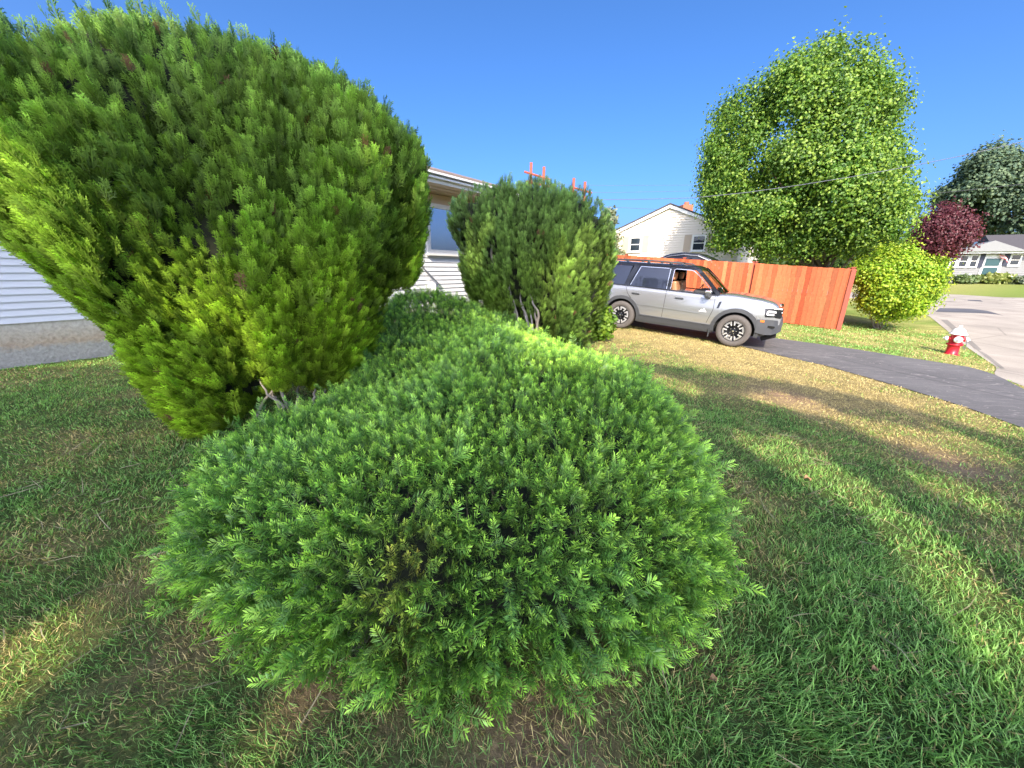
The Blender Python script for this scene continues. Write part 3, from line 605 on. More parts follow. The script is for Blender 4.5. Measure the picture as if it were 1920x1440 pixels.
# ------------------------------------------------------------------ silver SUV (x forward, y left, z up; rear axle at x=0)
WB = 2.70; RW = .365
rwp = G(1158, 615); fwp = G(1372, 650); cd = fwp - rwp; cyaw = math.atan2(cd[1], cd[0]); cl = np.array([-math.sin(cyaw), math.cos(cyaw)])
org = (rwp + fwp) / 2 - cd / np.linalg.norm(cd) * WB / 2 + cl * .83
car = thing('parked_car', 'silver compact SUV with black roof and roof rails parked on the driveway', 'car', (org[0], org[1], float(g(*(org))) + .012), cyaw)
zr = float(g(*(org - cl * .8))); zf = float(g(*(org + cd / np.linalg.norm(cd) * WB - cl * .8))); car.rotation_euler = (0, math.atan2(zr - zf, WB), cyaw); car.location.z = zr + .014
PZ = [(.20, .90), (.30, .945), (.42, .975), (.60, 1.0), (.80, 1.003), (.95, .985), (1.06, .962), (1.12, .94), (1.20, .915), (1.40, .865), (1.60, .81), (1.68, .77), (1.74, .70)]
def hw(x):
    b = .93
    if x > 2.9: b -= .17 * ((x - 2.9) / .65) ** 2.2
    if x < -.3: b -= .07 * ((-.3 - x) / .55) ** 2
    return b
def sy(x, z): return hw(x) * np.interp(z, [a for a, _ in PZ], [b for _, b in PZ])
def ztop(x): return float(np.interp(x, [-.86, -.82, -.6, 0, 1.2, 2.1, 2.35, 2.6, 3.1, 3.35, 3.46, 3.54], [.80, 1.08, 1.13, 1.13, 1.115, 1.10, 1.14, 1.14, 1.095, 1.045, .97, .80]))
def zbot(x): return float(np.interp(x, [-.86, -.7, -.4, 3.0, 3.3, 3.54], [.50, .36, .26, .26, .33, .52]))
XS = np.r_[-.86, -.84, -.80, np.arange(-.7, 3.3, .1), 3.3, 3.38, 3.44, 3.49, 3.53, 3.545]; n_r = 13
Vc, Fc = [], []
for x in XS:
    zt_, zb_ = ztop(x), zbot(x); zs = np.linspace(zb_, zt_ - .012, n_r); row = [(x, 0, zb_ - .0)]
    row += [(x, sy(x, z), z) for z in zs]; yt = sy(x, zt_)
    row += [(x, yt - .02, zt_ + .004), (x, yt * .72, zt_ + .016 + (.012 if x > 2.3 else 0)), (x, yt * .45, zt_ + .024 + (.01 if x > 2.3 else 0)), (x, 0, zt_ + .03 + (.006 if x > 2.3 else 0))]
    row += [(a, -b, c) for a, b, c in row[-2:0:-1]]; Vc.append(row)
m_ = len(Vc[0]); Vf = [v for r in Vc for v in r]
for i in range(len(XS) - 1):
    for j in range(m_): Fc.append((i * m_ + j, i * m_ + (j + 1) % m_, (i + 1) * m_ + (j + 1) % m_, (i + 1) * m_ + j))
Fc += [tuple(range(m_)), tuple(range((len(XS) - 1) * m_, len(XS) * m_))[::-1]]
mb = MB(); mb.add(Vf, Fc); body = mb.build('body', M['paint'], car, smooth=True)
cut = MB()
for ax_ in (0, WB):
    for sg in (-1, 1): cut.lathe([(0, -.21), (.43, -.21), (.43, .21), (0, .21)], (ax_, sg * .93, RW + .01), [np.array([1., 0, 0]), np.array([0, 0, 1.]), np.array([0, 1., 0])], 40)
cuto = cut.build('cutter', M['well'])
bmod = body.modifiers.new('b', 'BOOLEAN'); bmod.object = cuto; bmod.solver = 'EXACT'; cuto.parent = None
car_mw = car.matrix_world.copy(); save = (car.location.copy(), car.rotation_euler.copy()); car.location = (0, 0, 0); car.rotation_euler = (0, 0, 0)
bpy.context.view_layer.update(); dg = bpy.context.evaluated_depsgraph_get(); me2 = bpy.data.meshes.new_from_object(body.evaluated_get(dg)); body.modifiers.clear(); body.data = me2
car.location, car.rotation_euler = save; bpy.data.objects.remove(cuto, do_unlink=True)
me2.materials.clear(); me2.materials.append(M['paint']); me2.materials.append(M['well']); me2.materials.append(M['trim'])
for p in me2.polygons:
    c = p.center; r = min(math.hypot(c.x, c.z - RW - .01), math.hypot(c.x - WB, c.z - RW - .01)); flat = len(p.vertices) > 4
    p.material_index = 1 if (r < .428 and abs(c.y) > .5) or abs(p.normal.z) > .9 and c.z < .5 else (2 if c.z < .36 or (c.x > 3.1 and c.z < .60) or (c.x < -.45 and c.z < .62) else 0)
    if p.material_index == 1: p.use_smooth = False
def patch(name, pts, m, off=.004, parent=car, sides=(1, -1), th=.0, n=1):
    """a panel lying on the body side; pts in (x,z), fan-subdivided"""
    for sg in sides:
        b_ = MB(); P = np.array(pts, float); k = len(P)
        dense = []
        for i in range(k):
            a, b2 = P[i], P[(i + 1) % k]
            for t in np.linspace(0, 1, 5)[:-1]: dense.append(a * (1 - t) + b2 * t)
        P = np.array(dense); k = len(P); c = P.mean(0); rings = [P, c + (P - c) * .66, c + (P - c) * .33]; vs = []
        for q in rings: vs += [(x, sg * (sy(x, z) + off), z) for x, z in q]
        vs.append((c[0], sg * (sy(*c) + off), c[1])); fs = []
        for r in range(2):
            for i in range(k): fs.append((r * k + i, r * k + (i + 1) % k, (r + 1) * k + (i + 1) % k, (r + 1) * k + i))
        for i in range(k): fs.append((2 * k + i, 2 * k + (i + 1) % k, 3 * k))
        if th:
            nb = len(vs); vs += [(x, sg * (sy(x, z) + off - th), z) for x, z in P]; fs += [(i, (i + 1) % k, nb + (i + 1) % k, nb + i) for i in range(k)]
        b_.add(vs, fs); b_.build(name, m, parent, smooth=not th)
def sstrip(name, pts, wd, m, off=.004, parent=car, sides=(1, -1), th=.01):
    """a ribbon following a polyline on the body side"""
    for sg in sides:
        P = resample(pts, max(4, len(pts) * 5)); vs, fs = [], []
        for i, p in enumerate(P):
            t = P[min(i + 1, len(P) - 1)] - P[max(i - 1, 0)]; t /= np.linalg.norm(t) + 1e-9; nn = np.array([-t[1], t[0]]) * wd / 2
            for q, o in ((p - nn, -th), (p - nn, off), (p + nn, off), (p + nn, -th)): vs.append((q[0], sg * (sy(q[0], q[1]) + o), q[1]))
        for i in range(len(P) - 1):
            for j in range(4): fs.append((i * 4 + j, i * 4 + (j + 1) % 4, i * 4 + 4 + (j + 1) % 4, i * 4 + 4 + j))
        fs += [(0, 1, 2, 3), tuple(range(len(vs) - 4, len(vs)))]; b_ = MB(); b_.add(vs, fs); b_.build(name, m, parent)
arc = lambda cx, r, a0, a1, n=16: [(cx + r * math.cos(R_(a)), RW + .01 + r * math.sin(R_(a))) for a in np.linspace(a0, a1, n)]
for cx, a0, a1 in ((0, -14, 192), (WB, -12, 190)): sstrip('wheel_arch_trim', arc(cx, .465, a0, a1), .085, M['trim'], .022)
patch('sill_trim', [(.46, .25), (2.24, .25), (2.24, .40), (.46, .42)], M['trim'], .016, th=.03)
sstrip('sill_trim', [(.5, .44), (2.22, .42)], .025, M['trim'], .022)
# doors: shut lines and panels
for pl in ([(1.06, 1.12), (1.07, .75), (1.06, .46)], [(2.17, 1.09), (2.19, .8), (2.10, .46)], [(.02, 1.12), (.10, .95), (.42, .62), (.50, .46)]): sstrip('door_gap', pl, .009, M['well'], .0015)
sstrip('bonnet_gap', [(2.36, 1.085), (2.9, 1.06), (3.25, 1.01)], .008, M['well'], .0015)
sstrip('door_crease', [(.42, .70), (1.2, .685), (1.98, .665)], .022, M['paint'], .012)
for x in (.22, 1.30):
    for sg in (1, -1):
        b_ = MB(); y = sg * (sy(x, .98) + .025); b_.box((x + .1, y, .965), (.20, .022, .032)); b_.box((x + .02, y - sg * .015, .965), (.02, .03, .026)); b_.box((x + .18, y - sg * .015, .965), (.02, .03, .026)); b_.build('door_handle', M['trim'], car, bevel=.006)
patch('fender_vent', [(2.28, .98), (2.33, .99), (2.30, .84), (2.25, .83)], M['black'], .006)
# mountain emblem on the front door
patch('door_emblem', [(1.88, .715), (2.06, .715), (2.03, .745), (2.0, .80), (1.972, .762), (1.945, .775), (1.915, .735)], M['white'], .005)
# greenhouse
BZ = 1.125
for sg in (1, -1):
    pass
sstrip('window_molding', [(-.60, 1.145), (.1, 1.14), (1.1, 1.13), (2.2, 1.118)], .022, M['black'], .006)
sstrip('pillar', [(2.24, 1.12), (1.95, 1.40), (1.70, 1.62), (1.62, 1.675)], .075, M['black'], .004, th=.05)
sstrip('pillar', [(1.09, 1.13), (1.08, 1.40), (1.07, 1.66)], .10, M['black'], .003, th=.05)
sstrip('pillar', [(.02, 1.13), (.10, 1.40), (.20, 1.66)], .13, M['black'], .004, th=.05)
sstrip('pillar', [(-.78, 1.1), (-.72, 1.40), (-.62, 1.67)], .12, M['black'], .004, th=.05)
sstrip('roof_side', [(-.68, 1.665), (.2, 1.675), (1.2, 1.675), (1.64, 1.665)], .075, M['black'], .005, th=.05)
patch('rear_quarter_glass', [(-.72, 1.15), (-.04, 1.15), (.08, 1.63), (-.62, 1.63)], M['tint'], -.004)
patch('rear_door_glass', [(.10, 1.15), (1.03, 1.145), (1.02, 1.635), (.27, 1.63)], M['tint'], -.006)
for pl in ([(.13, 1.16), (.30, 1.625)], [(.30, 1.63), (1.0, 1.635)], [(1.045, 1.15), (1.035, 1.63)], [(1.14, 1.15), (1.13, 1.635), (1.55, 1.63), (1.72, 1.52), (2.08, 1.19)]): sstrip('window_molding', pl, .014, M['chrome'], .009)
def cg():
    m, t, b = new_mat('clear_glass'); tr = t.nodes.new('ShaderNodeBsdfTransparent'); gl_ = t.nodes.new('ShaderNodeBsdfGlossy'); gl_.inputs['Roughness'].default_value = .02; mx = t.nodes.new('ShaderNodeMixShader'); tr.inputs[0].default_value = (.82, .88, .86, 1)
    fr = t.nodes.new('ShaderNodeFresnel'); fr.inputs[0].default_value = 1.5; t.links.new(fr.outputs[0], mx.inputs[0]); t.links.new(tr.outputs[0], mx.inputs[1]); t.links.new(gl_.outputs[0], mx.inputs[2]); t.links.new(mx.outputs[0], t.nodes['Material Output'].inputs[0]); return m
M['clear'] = cg()
# roof
b_ = MB(); rows = []
RX = np.r_[-.80, -.74, np.linspace(-.6, 1.5, 9), 1.60, 1.66]
for x in RX:
    e = float(np.interp(x, [-.80, -.74, -.6, 1.5, 1.6, 1.66], [1.64, 1.68, 1.70, 1.715, 1.70, 1.665])); y = sy(x, 1.68) + .0
    rows += [(x, y, e - .035), (x, y - .01, e - .005), (x, y * .8, e + .02), (x, 0, e + .035), (x, -y * .8, e + .02), (x, -y + .01, e - .005), (x, -y, e - .035), (x, -y * .8, e - .05), (x, 0, e - .04), (x, y * .8, e - .05)]
k = 10; b_.add(rows, [(i * k + j, i * k + (j + 1) % k, (i + 1) * k + (j + 1) % k, (i + 1) * k + j) for i in range(len(RX) - 1) for j in range(k)] + [tuple(range(k)), tuple(range((len(RX) - 1) * k, len(RX) * k))]); b_.build('roof', M['black'], car, smooth=True)
for sg in (1, -1):
    b_ = MB(); b_.tube([(-.62, sg * .66, 1.70), (-.55, sg * .665, 1.765), (.4, sg * .67, 1.79), (1.25, sg * .665, 1.77), (1.38, sg * .655, 1.71)], [.02, .018, .018, .018, .02], 8)
    for x in (-.1, .45, 1.0): b_.box((x, sg * .667, 1.755), (.07, .028, .06))
    b_.build('roof_rail', M['steel'] if False else M['trim'], car, smooth=True)
for x in (.55, 1.05):
    b_ = MB(); b_.tube([(x, -.66, 1.785), (x, .66, 1.785)], .02, 8); b_.build('roof_crossbar', M['trim'], car, smooth=True)
b_ = MB(); b_.tube([(-.45, .2, 1.73), (-.62, .2, 1.95)], [.006, .003], 5); b_.build('antenna', M['black'], car)
# glass front and back
def quadpanel(name, P, m, bul=.03, n=6):
    P = [np.array(p, float) for p in P]; vs = []; nv = nrm(np.cross(P[1] - P[0], P[3] - P[0]))
    for i in range(n + 1):
        for j in range(n + 1):
            a, b2 = i / n, j / n; p = (P[0] * (1 - a) + P[1] * a) * (1 - b2) + (P[3] * (1 - a) + P[2] * a) * b2; vs.append(p + nv * bul * math.sin(a * math.pi))
    mm = MB(); mm.add(vs, [(i * (n + 1) + j, (i + 1) * (n + 1) + j, (i + 1) * (n + 1) + j + 1, i * (n + 1) + j + 1) for i in range(n) for j in range(n)]); return mm.build(name, m, car, smooth=True)
quadpanel('windshield', [(2.30, -.82, 1.155), (2.30, .82, 1.155), (1.66, .66, 1.66), (1.66, -.66, 1.66)], M['clear'], .05)
quadpanel('rear_glass', [(-.84, .72, 1.15), (-.84, -.72, 1.15), (-.74, -.62, 1.62), (-.74, .62, 1.62)], M['tint'], .02)
# interior
b_ = MB(); b_.box((1.9, 0, 1.13), (.5, 1.45, .10)); b_.build('dashboard', M['interior'], car, bevel=.03)
b_ = MB(); b_.lathe([(.17, -.012), (.185, 0), (.17, .012), (.155, 0), (.17, -.012)], (1.62, .37, 1.12), [np.array([.3, 0, .95]), np.array([0, 1., 0]), np.array([.95, 0, -.3])], 20); b_.build('steering_wheel', M['interior'], car, smooth=True)
for x, ys_ in ((1.16, (-.38, .38)), (.35, (-.38, .38))):
    for y in ys_:
        b_ = MB(); b_.box((x, y, 1.17), (.14, .46, .34), [np.array([.97, 0, .22]), np.array([0, 1., 0]), np.array([-.22, 0, .97])]); s_o = b_.build('seat', M['seat'], car, bevel=.05)
        b_ = MB(); b_.box((x - .07, y, 1.46), (.09, .26, .2)); b_.build('headrest', M['seat'], s_o, bevel=.04)
# mirrors
for sg in (1, -1):
    b_ = MB(); b_.box((2.02, sg * 1.02, 1.13), (.13, .22, .16)); mo = b_.build('mirror', M['trim'], car, bevel=.04); b_ = MB(); b_.box((2.05, sg * .91, 1.09), (.08, .1, .05)); b_.build('mirror_arm', M['black'], mo, bevel=.01)
    b_ = MB(); b_.box((2.025, sg * 1.03, 1.185), (.135, .2, .06)); b_.build('mirror_cap', M['chrome'], mo, bevel=.02)
# front end: grille, lamps, bumper, marker, skid plate
b_ = MB(); b_.box((3.505, 0, .86), (.06, 1.36, .17)); b_.build('grille', M['black'], car, bevel=.02)
for sg in (1, -1):
    b_ = MB(); b_.box((3.42, sg * .71, .865), (.22, .24, .23), [nrm(np.array([1, -sg * .22, 0.])), nrm(np.array([sg * .22, 1., 0])), np.array([0, 0, 1.])]); la = b_.build('headlamp', M['black'], car, bevel=.03); patch('headlamp_side', [(3.20, .95), (3.46, .96), (3.46, .77), (3.24, .76)], M['black'], .008, la, (sg,)); sstrip('lens_strip', [(3.27, .885), (3.45, .885)], .04, M['lamp_white'], .014, la, (sg,)); sstrip('lens_strip', [(3.27, .82), (3.40, .82)], .03, M['lamp_white'], .014, la, (sg,)); sstrip('lens_strip', [(3.27, .89), (3.27, .82)], .025, M['lamp_white'], .014, la, (sg,))
    b_ = MB(); b_.box((3.50, sg * .74, .885), (.08, .14, .03)); b_.box((3.50, sg * .74, .82), (.08, .10, .025)); b_.build('lens', M['lamp_white'], la, bevel=.008)
    b_ = MB(); b_.box((-.80, sg * .74, 1.0), (.1, .18, .2)); b_.build('tail_lamp', M['red_lamp'], car, bevel=.02)
    b_ = MB(); b_.box((3.20, sg * (sy(3.2, .66) + .012), .665), (.11, .02, .045)); b_.build('side_marker', M['orange'], car, bevel=.004)
b_ = MB(); rows = []
for x, z0_, z1_ in ((3.12, .40, .70), (3.3, .37, .71), (3.44, .38, .71), (3.54, .42, .70), (3.60, .48, .66)):
    y = hw(min(x, 3.5)) - (.0 if x < 3.5 else .05) + .02; rows += [(x, y, z0_), (x, y + .004, (z0_ + z1_) / 2), (x, y, z1_), (x, -y, z1_), (x, -y - .004, (z0_ + z1_) / 2), (x, -y, z0_)]
b_.add(rows, [(i * 6 + j, i * 6 + (j + 1) % 6, (i + 1) * 6 + (j + 1) % 6, (i + 1) * 6 + j) for i in range(4) for j in range(6)] + [tuple(range(6)), tuple(range(24, 30))]); fb = b_.build('front_bumper', M['trim'], car)
b_ = MB()
for sg in (1, -1): b_.box((3.36, sg * (hw(3.36) + .024), .56), (.22, .012, .045))
b_.build('bumper_slot', M['well'], fb)
b_ = MB(); b_.box((3.40, 0, .30), (.30, 1.3, .10), [np.array([.9, 0, .42]), np.array([0, 1., 0]), np.array([-.42, 0, .9])]); b_.build('skid_plate', M['well'], car, bevel=.02)
b_ = MB(); b_.box((-.84, 0, .52), (.12, 1.5, .24)); b_.build('rear_bumper', M['trim'], car, bevel=.04)
for x in (-.50, 2.20):
    for sg in (1, -1): b_ = MB(); b_.box((x, sg * .86, .25), (.015, .2, .2)); b_.build('mud_flap', M['trim'], car)
# wheels
def make_wheel(sg):
    wz = thing('wheel', None, None); wz.parent = car; ax = [np.array([1., 0, 0]), np.array([0, 0, 1.]), np.array([0, float(sg), 0])]
    b_ = MB(); b_.lathe([(.235, -.11), (.30, -.115), (.345, -.105), (.362, -.08), (.365, 0), (.362, .08), (.345, .105), (.30, .115), (.245, .11), (.235, .09)], (0, 0, 0), ax, 48); b_.build('tyre', M['tyre'], wz, smooth=True)
    b_ = MB(); b_.lathe([(0, .015), (.05, .02), (.215, .03), (.222, .10), (.243, .105), (.243, .09), (.236, -.1)], (0, 0, 0), ax, 48); ri = b_.build('rim', M['rim_black'], wz, smooth=True)
    b_ = MB()
    for k_ in range(6):
        a0 = R_(60 * k_ + 12)   # silver C-shaped ends
        for da in np.linspace(R_(-19), R_(19), 9):
            q = a0 + da; c = np.array([math.cos(q), 0, math.sin(q)]); tg = np.array([-math.sin(q), 0, math.cos(q)]); b_.box(c * .203 + np.array([0, sg * .095, 0]), (.036, .034, .030), [c, tg, np.array([0, 1., 0])])
        for s2 in (-1, 1):
            q = a0 + s2 * R_(17.5); c = np.array([math.cos(q), 0, math.sin(q)]); tg = np.array([-math.sin(q), 0, math.cos(q)]); b_.box(c * .17 + np.array([0, sg * .093, 0]), (.08, .03, .026), [c, tg, np.array([0, 1., 0])])
    b_.build('rim_insert', M['rim_silver'], ri)
    b_ = MB()
    for k_ in range(6):
        for s2 in (-1, 1):
            q = R_(60 * k_ + 12) + s2 * R_(14); c = np.array([math.cos(q), 0, math.sin(q)]); tg = np.array([-math.sin(q), 0, math.cos(q)]); b_.box(c * .11 + np.array([0, sg * .07, 0]), (.14, .018, .03), [c, tg, np.array([0, 1., 0])])
    b_.lathe([(0, .10), (.035, .098), (.05, .085), (.052, .02)], (0, 0, 0), ax, 20); b_.build('spokes', M['black'], ri)
    b_ = MB(); 
    for k_ in range(5): q = k_ * 2 * math.pi / 5; b_.lathe([(0, .095), (.011, .094), (.011, .05)], (.066 * math.cos(q), 0, .066 * math.sin(q)), ax, 6)
    b_.lathe([(0, .104), (.022, .103), (.024, .09)], (0, 0, 0), ax, 14); b_.build('hub_cap', M['chrome'], ri)
    return wz
for sg in (-1, 1):
    w0 = make_wheel(sg); w0.location = (0, sg * .83, RW)
    w1 = w0.copy(); COL.objects.link(w1); w1.location = (WB, sg * .83, RW)
    for ch in [o for o in COL.objects if o.parent == w0]:
        c = ch.copy(); COL.objects.link(c); c.parent = w1
        for gc in [o for o in COL.objects if o.parent == ch]: d_ = gc.copy(); COL.objects.link(d_); d_.parent = c
# NOTE rim inserts are grandchildren: flatten so that the tree is thing > part > sub-part
for o in list(COL.objects):
    if o.name.split('.')[0] in ('rim_insert', 'spokes', 'hub_cap') and o.parent and o.parent.name.split('.')[0] == 'rim': o.parent = o.parent.parent

# ------------------------------------------------------------------ second vehicle behind the fence (only its dark roof shows)
p2 = atZ(1290, 490, 16.2)[:2]; gz2 = float(g(*p2)); p2z = atZ(1290, 474, 16.2)[2]
van = thing('parked_car', 'dark vehicle whose curved black roof shows just above the red fence', 'car', (p2[0], p2[1], 0), math.atan2(V[1], V[0]))
b_ = MB(); prof = [(-1.9, gz2 + .4), (-1.95, p2z - .85), (-1.35, p2z - .6), (-1.0, p2z - .22), (-.55, p2z - .06), (0, p2z), (.55, p2z - .06), (1.0, p2z - .25), (1.5, p2z - .62), (2.2, p2z - .85), (2.25, gz2 + .4)]
b_.prism([(x, -.8, z) for x, z in prof], (0, 1.6, 0)); b_.build('body', M['black'], van, bevel=.08)
for dz, m_k in ((.06, 'chrome'),):
    b_ = MB(); b_.tube([(x, -.82, z - .10) for x, z in prof[2:9]], .022, 6); b_.build('window_trim', M['steel'], van)
b_ = MB(); b_.add([(x, -.812, z - .14) for x, z in prof[2:9]] + [(1.3, -.812, p2z - .75), (-1.2, -.812, p2z - .75)], [tuple(range(9))]); b_.build('side_glass', M['tint'], van)
b_ = MB()
for x in (-1.2, 1.4): b_.lathe([(0, -.1), (.3, -.1), (.33, 0), (.3, .1), (0, .1)], (x, -.75, gz2 + .33), [np.array([1., 0, 0]), np.array([0, 0, 1.]), np.array([0, 1., 0])], 20)
b_.build('wheels', M['tyre'], van)
# ------------------------------------------------------------------ yew mound in the foreground
yew_out = np.array([(-1.62, 1.40), (-1.95, 1.9), (-2.18, 2.35), (-2.15, 2.9), (-1.95, 3.6), (-2.05, 4.7), (-2.35, 5.8), (-2.3, 7.2), (-.8, 7.6), (.45, 6.9), (1.1, 6.2), (1.5, 5.3), (1.68, 4.3), (1.56, 3.4), (1.44, 2.7), (1.30, 2.1), (1.12, 1.58), (.80, 1.22), (.25, 1.0), (-.25, .94), (-.75, 1.04), (-1.2, 1.22)])
def yewH(q):
    y = q[:, 1]; x = q[:, 0]; base = np.interp(y, [.8, 1.6, 2.4, 3.4, 4.6, 6.0, 7.2], [.60, .70, .78, .86, .95, 1.12, 1.15]); base = base - np.interp(y, [1.6, 2.6, 3.4, 4.6, 6.3], [0, .26, .38, .30, .0]) * np.clip((-x - .35) / .9, 0, 1) - .34 * np.clip((x - .2) / 1.2, 0, 1) ** 1.3 * np.clip((y - 2.4) / 1.5, 0, 1) - .75 * np.clip((x + 1.3) / 2.4, 0, 1) * np.clip((y - 3.9) / 1.8, 0, 1); base = np.maximum(base, .22)
    return base * (1 + .16 * (noise(q, 1.1, 11, 2) - .5)) + .09 * (noise(q, 3.2, 12) - .5)
def yewZ(q):
    d = polydist(q, yew_out); t = np.clip(d / .62, 0, 1); return yewH(q) * (1 - (1 - t) ** 2.2) ** .55, d
yw = thing('yew_shrub', 'broad low spreading yew mound with bright green needle tips filling the foreground', 'shrub', (-.2, 2.4, 0))
def build_yew():
    # even sampling of the surface by area: sample plan points, weight by slope
    lo, hi = yew_out.min(0), yew_out.max(0); q = rng.uniform(lo, hi, (260000, 2)); q = q[inpoly(q, yew_out)]; z, d = yewZ(q); e = .02
    gx = (yewZ(q + [e, 0])[0] - yewZ(q - [e, 0])[0]) / (2 * e); gy = (yewZ(q + [0, e])[0] - yewZ(q - [0, e])[0]) / (2 * e)
    gx = np.clip(gx, -5, 5); gy = np.clip(gy, -5, 5); wgt = np.sqrt(1 + gx ** 2 + gy ** 2)
    dist = np.hypot(q[:, 0], q[:, 1]); dens = np.interp(dist, [1, 2.5, 5, 8], [1, .62, .42, .3]); back = ((gy > .8) & (q[:, 1] > 3)); dens = dens * np.where(back, .5, 1)
    pr = wgt * dens; pr /= pr.sum(); N = 24000; ix = rng.choice(len(q), N, p=pr); q, z, gx, gy, d, dist = q[ix], z[ix], gx[ix], gy[ix], d[ix], dist[ix]
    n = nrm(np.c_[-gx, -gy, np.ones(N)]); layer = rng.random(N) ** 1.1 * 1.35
    P = np.c_[q, z + g(q[:, 0], q[:, 1])] - n * (.035 + .12 * layer[:, None])
    # side shoots droop towards the ground at the rim, top shoots stand up
    side = np.clip(1 - d / .35, 0, 1)[:, None]; outw = nrm(np.c_[-gx, -gy, np.zeros(N)])
    flow = np.c_[noise(q, 1.3, 40) - .5, noise(q, 1.3, 41) - .5, np.zeros(N)] * .9
    D = n * .85 + np.array([0, 0, .35]) * (1 - side) + outw * side * .35 + np.array([0, 0, .12]) * side + flow + rng.normal(size=(N, 3)) * .42; D = nrm(D)
    wild = rng.random(N) < .04; P[wild] += n[wild] * .06; S_w = np.where(wild, 1.3, 1.)
    # needle ranks lie across the shoot, opened to the light
    Rr = frames(D, n + rng.normal(size=(N, 3)) * .35 + 1e-3); Rr = np.stack([Rr[:, :, 0], Rr[:, :, 1], Rr[:, :, 2]], axis=2)
    S = rng.uniform(.062, .110, N) * (1 + .25 * side[:, 0] * rng.random(N)); S = S * S_w * np.interp(dist, [2, 6], [1, 1.15])
    nz = noise(np.c_[q, z], 2.2, 51, 2)[:, None]; fresh = np.clip(rng.normal(1, .16, (N, 1)), .6, 1.5)
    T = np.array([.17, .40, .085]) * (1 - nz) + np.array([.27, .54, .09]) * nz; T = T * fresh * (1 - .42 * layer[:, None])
    yl = np.exp(-((q[:, 0] - G(730, 1085)[0] * .5 + .12) ** 2 + (q[:, 1] - 1.18) ** 2) / .014)[:, None]; T = T * (1 - yl * .6) + np.array([.36, .36, .09]) * yl * .6
    nearm = dist < 3.4
    a = scatter(YEW, P[nearm], Rr[nearm], S[nearm], T[nearm]); b = scatter(YEWL, P[~nearm], Rr[~nearm], S[~nearm] * 1.1, T[~nearm])
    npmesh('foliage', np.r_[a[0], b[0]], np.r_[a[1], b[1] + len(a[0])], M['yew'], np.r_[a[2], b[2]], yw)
    # long horizontal rim sprays
    m = 360; k = rng.integers(0, len(yew_out), m); t = rng.random((m, 1)); e0 = yew_out[k] * (1 - t) + yew_out[(k + 1) % len(yew_out)] * t; cen = np.array([-.2, 3.0]); sel = (e0[:, 1] < 3.6); e0 = e0[sel]; m = len(e0)
    nd = np.array([nrm(np.array([p[0] - (-.25), (p[1] - 2.2)])) for p in e0]); hz_ = rng.uniform(.06, .5, m); P0 = np.c_[e0 - nd * (.10 + .22 * rng.random((m, 1))), hz_]
    D = nrm(np.c_[nd, rng.uniform(-.45, .35, m)] + rng.normal(size=(m, 3)) * .2); Vs, Fs, Cs = [], [], []; off = 0; mb = MB()
    for s_ in range(2):
        Pn = P0 + D * .085 * s_ + np.array([0, 0, -.006]) * s_ * s_; ll = D + np.array([0, 0, -.06]) * s_; Rm = frames(ll, np.tile([0, 0, 1.], (m, 1)) + rng.normal(size=(m, 3)) * .2); TT = np.tile([.15, .33, .065], (m, 1)) * rng.uniform(.8, 1.3, (m, 1))
        v, f_, c = scatter(YEW, Pn, Rm, np.full(m, .085), TT * (1 + .15 * s_)); Vs.append(v); Fs.append(f_ + off); Cs.append(c); off += len(v)
    npmesh('rim_shoots', np.concatenate(Vs), np.concatenate(Fs), M['yew'], np.concatenate(Cs), yw)
    # twiggy interior
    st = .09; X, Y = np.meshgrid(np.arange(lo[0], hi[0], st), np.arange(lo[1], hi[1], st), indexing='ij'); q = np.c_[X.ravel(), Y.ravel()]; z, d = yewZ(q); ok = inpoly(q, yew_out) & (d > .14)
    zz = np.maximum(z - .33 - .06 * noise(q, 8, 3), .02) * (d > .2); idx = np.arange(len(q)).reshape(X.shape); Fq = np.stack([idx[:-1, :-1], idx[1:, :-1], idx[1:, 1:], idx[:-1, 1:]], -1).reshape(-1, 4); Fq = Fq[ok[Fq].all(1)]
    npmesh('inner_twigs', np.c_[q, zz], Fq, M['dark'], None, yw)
    br = MB()
    for k in range(240):
        p = np.array([rng.uniform(-1.3, .9), rng.uniform(1.1, 6)])
        if not inpoly([p], yew_out)[0] or polydist(p[None], yew_out)[0] < .5: continue
        zt = float(yewZ(p[None])[0][0]); a_ = np.array([*p, .25 * zt]); e_ = a_ + np.array([rng.normal() * .18, rng.normal() * .18, zt * .7 - .12]); br.tube([a_, (a_ + e_) / 2 + rng.normal(size=3) * .02, e_], [.008, .006, .003], 4)
    tag(br.build('branches', M['bark'], yw, True), kind='stuff')
build_yew()

